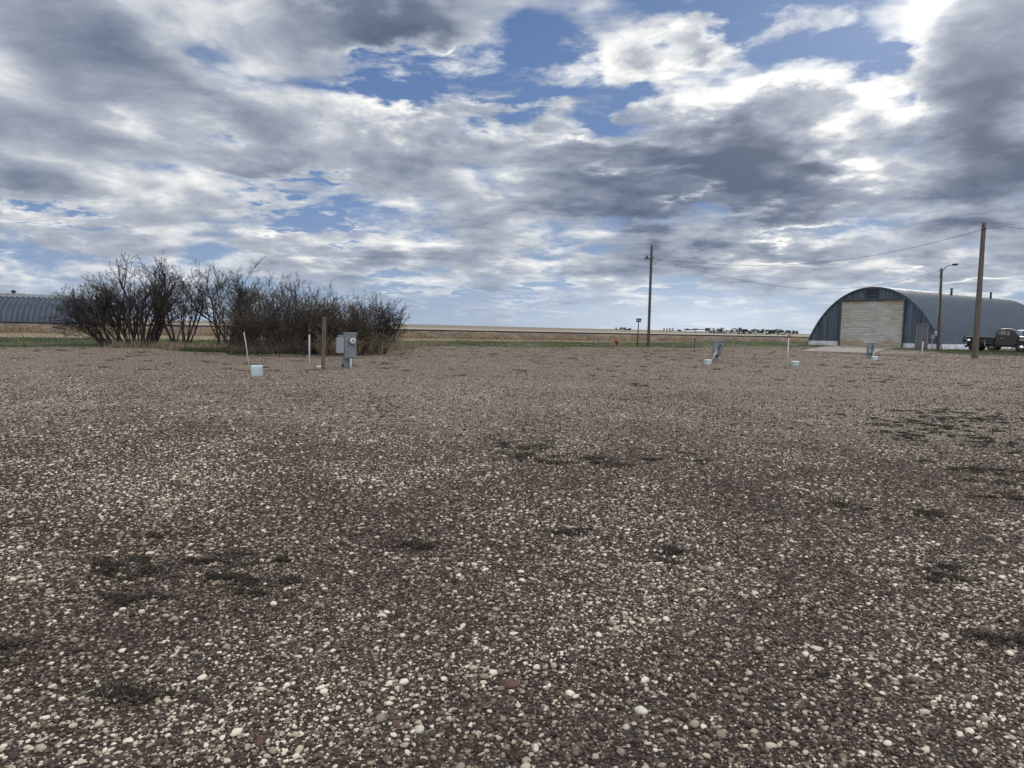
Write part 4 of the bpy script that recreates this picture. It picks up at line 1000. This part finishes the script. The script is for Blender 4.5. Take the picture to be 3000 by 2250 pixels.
def silo(px, hpx, wpx, dome, label, grp, Y=1150):
    b_ = far_pt(px, Y); h = hpx * Y / FPX; r = wpx * Y / FPX / 2
    e = empty('grain_bin', b_); tag(e, label, 'grain bin', grp)
    MB().lathe([(r, -1)] + [(r * (1 + .01 * (j % 2)), h * j / 12) for j in range(13)], 20).build('wall', MAT['bin'], e)
    MB().lathe([(r * 1.04, h), (r * 1.0, h + r * .12), (r * .5, h + r * (.5 if dome else .3)), (r * .1, h + r * (.62 if dome else .38))], 20).build('roof', MAT['binroof'] if dome else MAT['bin'], e)
for px_, w_, h_ in ((1945, 5.2, 11.5), (1953.5, 5.2, 11), (1962, 5.6, 11.5), (1970.5, 5.6, 11.5)):
    silo(px_, h_, w_, False, 'tall narrow grey silo in the far row of four', 'row of four tall far silos')
silo(1937, 6, 6, False, 'short grey bin at the left end of the far silo row', None)
for px_, nm in ((2083, 'left'), (2095, 'second'), (2121, 'third'), (2131, 'fourth'), (2151, 'right')):
    silo(px_, 9, 11, True, {'left': 'domed white-topped bin, first from the left before the tree belt', 'second': 'domed white-topped bin touching the first one before the tree belt', 'third': 'domed white-topped bin, left one of the middle pair before the tree belt', 'fourth': 'domed white-topped bin, right one of the middle pair before the tree belt', 'right': 'lone domed white-topped bin at the right before the tree belt'}[nm], 'domed grain bins before the tree belt')
def shed(px0, px1, hpx, label, Y=1050, bright=True):
    a = far_pt(px0, Y); b_ = far_pt(px1, Y); w = b_.x - a.x; h = hpx * Y / FPX; zc = min(a.z, b_.z)
    e = empty('farm_shed', ((a.x + b_.x) / 2, Y, zc)); tag(e, label, 'shed')
    MB().box((0, 6, h * .3 - .5), (w, 12, h * .6 + 1)).build('wall', MAT['shed'], e)
    V = [(-w / 2 - .4, -.6, h * .6), (w / 2 + .4, -.6, h * .6), (w / 2 + .4, 6, h), (-w / 2 - .4, 6, h), (-w / 2 - .4, 12.6, h * .6), (w / 2 + .4, 12.6, h * .6), (-w / 2 - .4, -.6, h * .55), (w / 2 + .4, -.6, h * .55), (-w/2-.4, 12.6, h*.55), (w/2+.4, 12.6, h*.55)]
    MB().add(V, [(0, 1, 2, 3), (3, 2, 5, 4), (6, 7, 1, 0), (0, 3, 4, 8, 6), (1, 7, 9, 5, 2), (4, 5, 9, 8)]).build('roof', MAT['binroof'], e)
shed(2011, 2036, 7, 'long low pale shed, left one of two white-roofed sheds on the horizon')
shed(2039, 2066, 8.5, 'long low white-roofed shed, right one of two on the horizon')
b_ = far_pt(2279, 1100); e = MB().lathe([(.35, -1), (.3, 6), (.25, 9)], 8).build('water_pipe', MAT['white'])
e.location = b_; e.name = 'light_mast'; tag(e, 'thin pale mast standing among the distant tree belt', 'mast')

# ------------------------------------------------------------------ bare trees and shrubs
def tubes_np(lines, nside):
    """lines: list of (points Nx3, radii N, tint) -> arrays"""
    V = []; Fc = []; T = []; base = 0
    ca = np.cos(np.arange(nside) * 2 * np.pi / nside); sa = np.sin(np.arange(nside) * 2 * np.pi / nside)
    for P, R_, t in lines:
        n = len(P); tan = np.empty_like(P); tan[1:-1] = P[2:] - P[:-2]; tan[0] = P[1] - P[0]; tan[-1] = P[-1] - P[-2]
        tan /= np.linalg.norm(tan, axis=1, keepdims=True) + 1e-9
        ref = np.array([0.31, 0.92, 0.22]); a = np.cross(tan, ref); a /= np.linalg.norm(a, axis=1, keepdims=True) + 1e-9; b_ = np.cross(tan, a)
        ring = P[:, None, :] + (a[:, None, :] * ca[None, :, None] + b_[:, None, :] * sa[None, :, None]) * R_[:, None, None]
        V.append(ring.reshape(-1, 3)); T.append(np.full(n * nside, t))
        i = (np.arange(n - 1) * nside)[:, None] + np.arange(nside)[None, :]; j = (np.arange(n - 1) * nside)[:, None] + (np.arange(nside)[None, :] + 1) % nside
        Fc.append(np.stack([i, j, j + nside, i + nside], -1).reshape(-1, 4) + base); base += n * nside
    return np.concatenate(V), np.concatenate(Fc), np.concatenate(T)

def grow(seed, stems, base_w, base_d, H, lean, lean_y, r0, kids=(7, 6, 4), wig=0.16, up=0.10, twig_r=0.0065, first=0.25, len_f=(.50, .46, .42), hvar=.25, spread=0.75, dome=0.12):
    """returns (thick lines, thin lines)"""
    R = np.random.RandomState(seed); thick = []; thin = []
    def br(p, d, L, r, lvl, t):
        n = 7 if lvl == 0 else (5 if lvl == 1 else 4); st = L / (n - 1)
        P = np.empty((n, 3)); P[0] = p; D = [d]; dd = d.copy()
        for i in range(1, n):
            dd = dd + R.randn(3) * wig * (1 + .3 * lvl); dd[2] += up; dd /= np.linalg.norm(dd); P[i] = P[i - 1] + dd * st; D.append(dd.copy())
        rt = max(r * .35, twig_r * .6); rad = np.linspace(r, rt, n)
        (thick if lvl <= 1 else thin).append((P, rad, t))
        if lvl >= len(kids): return
        m = max(2, int(kids[lvl] * R.uniform(.75, 1.25)))
        for q_ in range(m):
            f = first + (1 - first) * (q_ + R.rand()) / m; f = min(f, .98); x = f * (n - 1); i = int(x); fr_ = x - i
            pp = P[i] * (1 - fr_) + P[i + 1] * fr_; dv = D[i]
            s_ = R.randn(3); s_ -= dv * (s_ @ dv); s_ /= np.linalg.norm(s_) + 1e-9
            nd = dv * R.uniform(.6, 1.0) + s_ * R.uniform(.45, 1.0) * spread; nd /= np.linalg.norm(nd)
            rr = rad[i] * R.uniform(.4, .62)
            br(pp, nd, L * len_f[lvl] * R.uniform(.6, 1.25) * (1.15 - .45 * f), max(rr, twig_r), lvl + 1, np.clip(t + R.randn() * .12 + .12, 0, 1))
    for s_ in range(stems):
        u = (s_ + R.rand()) / stems
        lx = lean[0] + (lean[1] - lean[0]) * u; ly = R.uniform(-1, 1) * lean_y
        d = np.array([lx, ly, 1.0]); nrm_ = np.linalg.norm(d); d = d / nrm_
        p = np.array([(u - .5) * base_w + R.randn() * base_w * .08, R.uniform(-.5, .5) * base_d, -.08])
        Ls = H * R.uniform(1 - hvar, 1.0) * (.80 + .2 * nrm_)
        Ls *= 1 - dome * (2 * u - 1) ** 2 * 1.5
        br(p, d, Ls, r0 * R.uniform(.6, 1.1), 0, R.uniform(.1, .45))
    return thick, thin
def bare_tree(name, px, py, label, cat, mat='twig', group=None, zoff=0, **kw):
    b_ = G(px, py); e = empty(name, b_); tag(e, label, cat, group)
    thick, thin = grow(**kw)
    V, Fc, T = tubes_np(thick, 5); np_mesh('trunk', V, Fc, MAT['bark'] if mat == 'twig' else MAT[mat], e, smooth=True, attr={'tint': T})
    V, Fc, T = tubes_np(thin, 3); np_mesh('crown', V, Fc, MAT[mat], e, smooth=True, attr={'tint': T})
    return e
bare_tree('shrub', 352, 1012, 'wide bare dark shrub at the far left, its branches leaning out over the ribbed hut', 'shrub',
          seed=1, stems=26, base_w=1.7, base_d=1.0, H=3.25, lean=(-.95, 0.15), lean_y=.35, r0=.055, kids=(10, 7, 6), up=.07, wig=.15, twig_r=.0085)
bare_tree('tree', 430, 1015, 'tallest bare tree with several dark stems fanning up, right of the leaning left shrub', 'tree',
          seed=32, stems=13, base_w=.9, base_d=.7, H=4.35, lean=(-.20, .50), lean_y=.3, r0=.085, kids=(9, 7, 6), up=.09, wig=.17, first=.26, twig_r=.0085)
bare_tree('tree', 508, 1003, 'slender bare tree with a gap on either side, second gap from the tallest tree', 'tree',
          seed=3, stems=5, base_w=.5, base_d=.5, H=3.85, lean=(-.15, .15), lean_y=.2, r0=.070, kids=(9, 7, 6), up=.10, first=.3, spread=.6, twig_r=.0085)
bare_tree('tree', 545, 1006, 'slender bare tree whose stem bends to the right, in the middle of the row', 'tree',
          seed=14, stems=5, base_w=.5, base_d=.5, H=3.85, lean=(-.05, .42), lean_y=.2, r0=.070, kids=(9, 7, 6), up=.12, first=.3, spread=.6, twig_r=.0085)
bare_tree('tree', 655, 1014, 'dense-topped bare tree with crooked dark stems, left of the brown brush', 'tree',
          seed=5, stems=8, base_w=.9, base_d=.6, H=4.0, lean=(-.38, .30), lean_y=.25, r0=.070, kids=(10, 8, 5), up=.10, first=.28, twig_r=.0085)
bare_tree('tree', 700, 1016, 'bare tree leaning right with a dark tangled crown just behind the brown brush', 'tree',
          seed=6, stems=10, base_w=.9, base_d=.6, H=3.95, lean=(-.05, .5), lean_y=.25, r0=.065, kids=(10, 8, 5), up=.10, first=.26, twig_r=.0085)
bare_tree('tree', 838, 1020, 'thin-twigged bare tree rising above the middle of the brown brush', 'tree',
          seed=7, stems=11, base_w=2.6, base_d=.6, H=3.5, lean=(-.25, .35), lean_y=.2, r0=.045, kids=(9, 6, 5), up=.12, first=.3, twig_r=.008)
bare_tree('bush', 850, 1036, 'large dense brown bare bush in the middle of the thicket', 'bush', mat='twigbrown',
          seed=8, stems=120, base_w=4.6, base_d=1.9, H=2.9, lean=(-.36, .30), lean_y=.35, r0=.022, kids=(8, 5, 4), up=.08, first=.10, twig_r=.0078, wig=.20, hvar=.45, dome=.25)
bare_tree('bush', 985, 1038, 'dense grey-brown bush behind the meter pedestal and wooden post', 'bush', mat='twigbrown',
          seed=9, stems=66, base_w=2.4, base_d=1.4, H=2.65, lean=(-.25, .28), lean_y=.35, r0=.022, kids=(8, 5, 4), up=.09, first=.10, twig_r=.0078, wig=.17, hvar=.45, dome=.25)
bare_tree('bush', 1085, 1036, 'grey bare bush fanning out to the right at the right end of the thicket', 'bush',
          seed=10, stems=44, base_w=1.7, base_d=1.0, H=2.6, lean=(-.25, .32), lean_y=.35, r0=.022, kids=(8, 6, 3), up=.06, first=.13, twig_r=.0075, wig=.14)
MAT['tanbrush'] = mat_attr('tan_brush_twigs', [(0, (0.09, 0.068, 0.048)), (0.5, (0.20, 0.155, 0.10)), (1, (0.34, 0.27, 0.17))], 0.85, noise=0.0, spec=0.2)
bare_tree('bush', 1112, 1041, 'low tan brush at the foot of the right end of the thicket', 'bush', mat='tanbrush', seed=21, stems=46, base_w=2.0, base_d=.8, H=1.15, lean=(-.7, .9), lean_y=.5, r0=.010, kids=(5, 4), up=.03, first=.1, twig_r=.005, wig=.2)
bare_tree('bush', 985, 1044, 'low tan brush right behind the meter pedestal', 'bush', mat='tanbrush', seed=22, stems=36, base_w=1.5, base_d=.6, H=1.2, lean=(-.6, .6), lean_y=.5, r0=.010, kids=(5, 4), up=.04, first=.1, twig_r=.005, wig=.2)
bare_tree('bush', 790, 1043, 'low olive brush at the front foot of the brown bush beside the leaning rod', 'bush', mat='twigbrown', seed=23, stems=60, base_w=3.0, base_d=.8, H=.95, lean=(-.6, .6), lean_y=.5, r0=.010, kids=(5, 4), up=.04, first=.1, twig_r=.005, wig=.2)
bare_tree('bush', 305, 1006, 'low tan brush fanning left under the leaning left shrub', 'bush', mat='tanbrush', seed=24, stems=30, base_w=1.0, base_d=.6, H=1.6, lean=(-.9, .2), lean_y=.4, r0=.014, kids=(5, 4), up=.04, first=.15, twig_r=.006, wig=.15)

# ------------------------------------------------------------------ grasses (uncountable: one object each)
def blades(name, pts, hts, wid, mat, tint, seed=0, lean=.35):
    r = np.random.RandomState(seed); n = len(pts); P = np.asarray(pts); a = r.rand(n) * 2 * np.pi
    dx = np.cos(a) * wid / 2; dy = np.sin(a) * wid / 2
    lx = r.randn(n) * lean * hts + .12 * hts; ly = r.randn(n) * lean * hts
    V = np.empty((n, 5, 3))
    V[:, 0] = P + np.stack([-dx, -dy, 0 * dx], -1); V[:, 1] = P + np.stack([dx, dy, 0 * dx], -1)
    mid = P + np.stack([lx * .35, ly * .35, hts * .55], -1)
    V[:, 2] = mid + np.stack([dx * .8, dy * .8, 0 * dx], -1); V[:, 3] = mid - np.stack([dx * .8, dy * .8, 0 * dx], -1)
    V[:, 4] = P + np.stack([lx, ly, hts], -1)
    b_ = np.arange(n)[:, None] * 5
    Fc = np.concatenate([b_ + np.array([0, 1, 2]), b_ + np.array([0, 2, 3]), b_ + np.array([3, 2, 4])], 0)
    o = np_mesh(name, V.reshape(-1, 3), Fc, mat, attr={'tint': np.repeat(tint, 5)}); tag(o, kind='stuff'); return o
R_ = np.random.RandomState(3)
def scatter_band(n, f0, f1, x0, x1, seed, clump=1.0, cs=3.0):
    r = np.random.RandomState(seed); x = r.uniform(x0, x1, n * 3); t = r.rand(n * 3); y = f0(x) * (1 - t) + f1(x) * t
    c = np.sin(x * cs * .7 + 1.7 * np.sin(y * .9)) * np.sin(y * cs * .5 + 2 * np.sin(x * .45)) + .6 * np.sin(x * cs * .23 + 4) 
    keep = r.rand(n * 3) < 1 / (1 + np.exp(-clump * c * 3)); x = x[keep][:n]; y = y[keep][:n]; c = c[keep][:n]
    return np.stack([x, y, ground_z(x, y)], -1), c
P, c = scatter_band(60000, lambda x: edge_dry(x) + .5, lambda x: RAIL_C + RAIL_K * x - 4.6, -66, 60, 1, 1.6)
blades('dry_grass', P, (.16 + .34 * R_.rand(len(P))) * (1 + .35 * np.clip(c, -1, 1)), .035, MAT['drygrass'], np.clip(.45 + .25 * R_.randn(len(P)) + .15 * c, 0, 1), 1)
P, c = scatter_band(26000, lambda x: green_far(x), lambda x: edge_dry(x) + .5, -66, 60, 2, .5)
blades('dry_grass', P, .06 + .10 * R_.rand(len(P)), .03, MAT['drygrass'], np.clip(.6 + .22 * R_.randn(len(P)), 0, 1), 2)
P, c = scatter_band(60000, lambda x: edge_gravel(x) - .25, lambda x: green_far(x) + .8, -48, 46, 3, .4)
blades('green_grass', P, .04 + .07 * R_.rand(len(P)), .022, MAT['greengrass'], np.clip(.4 + .28 * R_.randn(len(P)), 0, 1), 3)
# longer tan and green growth around the feet of the bushes
xx = R_.uniform(-21, -5.2, 9000); yy2 = edge_gravel(xx) + np.abs(R_.randn(9000)) * 1.6 + .1
P = np.stack([xx, yy2, ground_z(xx, yy2)], -1)
blades('dry_grass', P, .12 + .35 * R_.rand(len(P)) ** 2, .016, MAT['drygrass'], np.clip(.25 + .25 * R_.randn(len(P)), 0, 1), 4)
xx = R_.uniform(-16, -8.5, 9000); yy2 = edge_gravel(xx) + np.abs(R_.randn(9000)) * 1.0 + .0
P = np.stack([xx, yy2, ground_z(xx, yy2)], -1)
blades('green_grass', P, .08 + .20 * R_.rand(len(P)), .014, MAT['greengrass'], np.clip(.35 + .25 * R_.randn(len(P)), 0, 1), 5)
# grass along the hut base and under the truck
xx = R_.uniform(27, 46, 12000); yy2 = R_.uniform(41.5, 54, 12000)
P = np.stack([xx, yy2, ground_z(xx, yy2)], -1)
blades('green_grass', P, .04 + .08 * R_.rand(len(P)), .02, MAT['greengrass'], np.clip(.4 + .28 * R_.randn(len(P)), 0, 1), 6)

# ------------------------------------------------------------------ pebbles
def icos():
    t = (1 + 5 ** .5) / 2
    v = np.array([(-1, t, 0), (1, t, 0), (-1, -t, 0), (1, -t, 0), (0, -1, t), (0, 1, t), (0, -1, -t), (0, 1, -t), (t, 0, -1), (t, 0, 1), (-t, 0, -1), (-t, 0, 1)], float); v /= np.linalg.norm(v[0])
    f = np.array([(0, 11, 5), (0, 5, 1), (0, 1, 7), (0, 7, 10), (0, 10, 11), (1, 5, 9), (5, 11, 4), (11, 10, 2), (10, 7, 6), (7, 1, 8), (3, 9, 4), (3, 4, 2), (3, 2, 6), (3, 6, 8), (3, 8, 9), (4, 9, 5), (2, 4, 11), (6, 2, 10), (8, 6, 7), (9, 8, 1)])
    return v, f
def subdiv(v, f):
    v = list(map(tuple, v)); c = {}; nf = []
    def mid(a, b_):
        k_ = (min(a, b_), max(a, b_))
        if k_ not in c:
            m = np.array(v[a]) + np.array(v[b_]); m /= np.linalg.norm(m); v.append(tuple(m)); c[k_] = len(v) - 1
        return c[k_]
    for a, b_, d in f:
        x, y, z = mid(a, b_), mid(b_, d), mid(d, a); nf += [(a, x, z), (b_, y, x), (d, z, y), (x, y, z)]
    return np.array(v), np.array(nf)
def lownoise(x, y):
    return (np.sin(x * 1.9 + 1.2 * np.sin(y * 1.3)) * np.sin(y * 1.5 + 1.4 * np.sin(x * 1.1 + 2)) + .6 * np.sin(x * 4.7 + 2 * np.sin(y * 3.1)) * np.sin(y * 4.1 + 1)) / 1.6
DARK = []      # centres of dark weedy patches: filled below
for (px_, py_, rx, ry) in [(520, 1690, 330, 75), (380, 1745, 160, 40), (700, 1730, 200, 50), (600, 1640, 120, 25), (60, 1915, 110, 40), (440, 2040, 90, 22), (1560, 1330, 110, 35), (1640, 1352, 130, 22), (1830, 1352, 90, 14), (2000, 1342, 120, 14),
                       (1490, 1307, 40, 9), (1575, 1311, 60, 7), (2480, 1486, 60, 16), (2660, 1280, 60, 14), (2760, 1245, 190, 22), (2900, 1290, 180, 60), (2860, 1225, 200, 20), (2950, 1395, 130, 40), (2960, 1465, 90, 20), (1210, 1610, 70, 22), (1960, 1620, 60, 16), (2780, 1690, 130, 30),
                       (2730, 1510, 40, 9), (1640, 1555, 60, 12), (2640, 1275, 80, 12), (2900, 1880, 60, 20), (1870, 1130, 30, 5)]:
    p = G(px_, py_); pu = G(px_ + rx, py_); pv = G(px_, py_ - ry); DARK.append((p.x, p.y, abs(pu.x - p.x), abs(pv.y - p.y)))
def darkness(x, y):
    d = np.zeros_like(x)
    for cx0, cy0, a, b_ in DARK:
        q_ = ((x - cx0) / a) ** 2 + ((y - cy0) / b_) ** 2; d = np.maximum(d, np.clip(1.2 - q_, 0, 1))
    return d
def pebbles(name, n, y0, y1, med, sub, seed, fade=None, smooth=True, hard=False):
    r = np.random.RandomState(seed)
    y = y0 + (y1 - y0) * np.sqrt(r.rand(int(n * 1.6))) if False else r.uniform(y0, y1, n * 2); x = (r.rand(n * 2) * 2 - 1) * (0.75 * y1 + 2.6)
    keep = np.abs(x) < .75 * y + 2.6
    if y1 > 30: keep &= (y < edge_gravel(x) - .2)
    if fade: keep &= r.rand(n * 2) < np.clip((fade[1] - y) / (fade[1] - fade[0]), 0.0, 1)
    x = x[keep][:n]; y = y[keep][:n]; n = len(x)
    s_ = med * np.exp(r.randn(n) * .38); s_ = np.clip(s_, med * .4, med * 2.4)
    sc = np.stack([s_ * r.uniform(.8, 1.35, n), s_ * r.uniform(.6, 1.0, n), s_ * r.uniform(.35, .68, n)], -1) * .5
    v, f = icos()
    if sub > 0: v, f = subdiv(v, f)
    if sub < 0: v = np.array([(1, 0, 0), (-1, 0, 0), (0, 1, 0), (0, -1, 0), (0, 0, 1), (0, 0, -1.)]); f = np.array([(0, 2, 4), (2, 1, 4), (1, 3, 4), (3, 0, 4), (2, 0, 5), (1, 2, 5), (3, 1, 5), (0, 3, 5)])
    m = len(v)
    jit = 1 + r.randn(n, m) * (.12 if sub else .20)
    V = v[None] * jit[:, :, None]
    # flatten one random side a little for angular stones
    V = np.sign(V) * np.abs(V) ** r.uniform(.75, 1.15, (n, 1, 1))
    V = V * sc[:, None, :]
    az = r.rand(n) * 2 * np.pi; tl = r.randn(n) * .25; ca, sa, ct, st = np.cos(az)[:, None], np.sin(az)[:, None], np.cos(tl)[:, None], np.sin(tl)[:, None]
    X_, Y_, Z_ = V[..., 0], V[..., 1], V[..., 2]
    Y2 = Y_ * ct - Z_ * st; Z2 = Y_ * st + Z_ * ct
    V = np.stack([X_ * ca - Y2 * sa + x[:, None], X_ * sa + Y2 * ca + y[:, None], Z2 + (ground_z(x, y) + sc[:, 2] * r.uniform(.1, .9, n))[:, None]], -1)
    F_ = (f[None] + (np.arange(n) * m)[:, None, None]).reshape(-1, 3)
    tint = r.rand(n) + .15 * lownoise(x, y) + .08 * lownoise(x * .37 + 3, y * .45) - .035 * x / 2.5 - .12 * darkness(x, y) * np.clip(.6 + lownoise(x * 3.1, y * 4.3), 0, 1) * r.uniform(.4, 1.2, n) - .04 + np.clip((s_ / med - 1.6), 0, .5) * .3
    tint = np.where(tint > .58, tint, tint * .94) - .005
    if hard: tint = np.where(tint > .5, tint * .45 + .47, tint * .72)
    if y1 > 30: tint = np.where(tint < .5, tint * .5 + .30, tint * .85)
    tint = np.clip(tint, 0, 1); o = np_mesh(name, V.reshape(-1, 3), F_, MAT['stones'], smooth=smooth, attr={'tint': np.repeat(tint, m)}); tag(o, kind='stuff'); return o
PEB = 1.0
pebbles('pebbles', int(160000 * PEB), 1.7, 4.2, .0105, 0, 1, smooth=False)
pebbles('pebbles', int(22000 * PEB), 1.7, 4.2, .0150, 1, 2)
pebbles('pebbles', int(195000 * PEB), 4.1, 9.5, .0145, 0, 3, fade=(6.5, 9.5))
pebbles('pebbles', int(90000 * PEB), 8.0, 22.0, .0200, 0, 4, fade=(13, 22), hard=True)
pebbles('pebbles', int(150000 * PEB), 19.0, 62.0, .0300, -1, 5, hard=True)
for (px_, py_, w, d, h, mt, lab, sd) in ((1490, 2010, 66, .034, .016, 'stone_red', 'large reddish-brown flat stone among the pebbles in the foreground', 3), (1878, 2088, 38, .026, .014, 'stone_white', 'bright cream pebble, largest pale one in the right half of the foreground', 5),
                                       (1568, 2204, 20, .02, .012, 'stone_white', 'small bright white angular stone near the bottom edge', 8), (1228, 2140, 28, .024, .012, 'stone_white', 'bright cream pebble left of the bottom centre', 9), (764, 2192, 30, .03, .02, 'stone_red', 'pinkish red pebble in the lower left foreground', 12)):
    b_ = G(px_, py_); kk = b_.y / FPX; v, f = icos(); v, f = subdiv(v, f); v, f = subdiv(v, f); r = np.random.RandomState(sd)
    dirs = r.randn(9, 3); dirs /= np.linalg.norm(dirs, axis=1, keepdims=True); lim = r.uniform(.62, .92, 9)
    vv_ = v.copy()
    for dn, lm in zip(dirs, lim):
        dt = vv_ @ dn; ov = np.clip(dt - lm, 0, None); vv_ -= ov[:, None] * dn
    vv_ *= np.array([w * kk * .55, d, h]); o = np_mesh('stone', vv_, f, MAT[mt], smooth=False); o.location = b_ + Vector((0, 0, h * .4)); tag(o, lab, 'stone')

# dark dead weeds: crumbly flat tufts
wx = []; wy = []; ws_ = []
for i, (cx0, cy0, a, b_) in enumerate(DARK):
    r = np.random.RandomState(50 + i); nt = int(min(90, max(4, 50 * a * b_ + 4)) * (.45 if cy0 > 7.5 else 1))
    tx_ = cx0 + r.randn(nt) * a * .5; ty_ = cy0 + r.randn(nt) * b_ * .5
    for j in range(nt):
        n_ = r.randint(6, 34); sz = r.uniform(.008, .034) * (1 + cy0 / 25)
        wx.append(tx_[j] + r.randn(n_) * sz * 1.5); wy.append(ty_[j] + r.randn(n_) * sz * .9); ws_.append(np.full(n_, r.uniform(.008, .016) * (1 + cy0 / 30)))
r = np.random.RandomState(77)
for j in range(520):      # scattered low tufts in the far half of the lot
    Y = 54 - 34 * r.rand() ** 1.6; X_ = r.uniform(-.74, .74) * Y
    if Y > edge_gravel(X_) - .3: continue
    sz = r.uniform(.03, .12); n_ = r.randint(4, 20)
    wx.append(X_ + r.randn(n_) * sz * 1.6); wy.append(Y + r.randn(n_) * sz); ws_.append(np.full(n_, .034))
wx = np.concatenate(wx); wy = np.concatenate(wy); ws_ = np.concatenate(ws_); n = len(wx); r = np.random.RandomState(6)
v, f = icos(); m = len(v)
V = v[None] * (1 + r.randn(n, m) * .28)[:, :, None] * (ws_ * r.uniform(.4, 1.2, n))[:, None, None] * np.array([1, .8, .55]) * .8
V = V + np.stack([wx, wy, ground_z(wx, wy) + .006 + ws_ * .15 * r.rand(n)], -1)[:, None, :]
o = np_mesh('dead_weeds', V.reshape(-1, 3), (f[None] + (np.arange(n) * m)[:, None, None]).reshape(-1, 3), MAT['weed'], attr={'tint': np.repeat(np.clip(r.rand(n) ** 1.6 + np.where(wy > 15, .35, 0), 0, 1), m)}); tag(o, kind='stuff')
k_ = r.randint(0, n, 42000); qx = wx[k_] + r.randn(len(k_)) * ws_[k_] * 1.2; qy = wy[k_] + r.randn(len(k_)) * ws_[k_] * 1.2; P = np.stack([qx, qy, ground_z(qx, qy) + .004], -1)
blades('dead_weeds', P, ws_[k_] * r.uniform(.6, 1.8, len(P)), .006, MAT['weed'], np.clip(r.rand(len(P)) ** 1.2, 0, 1), 9, lean=1.2)
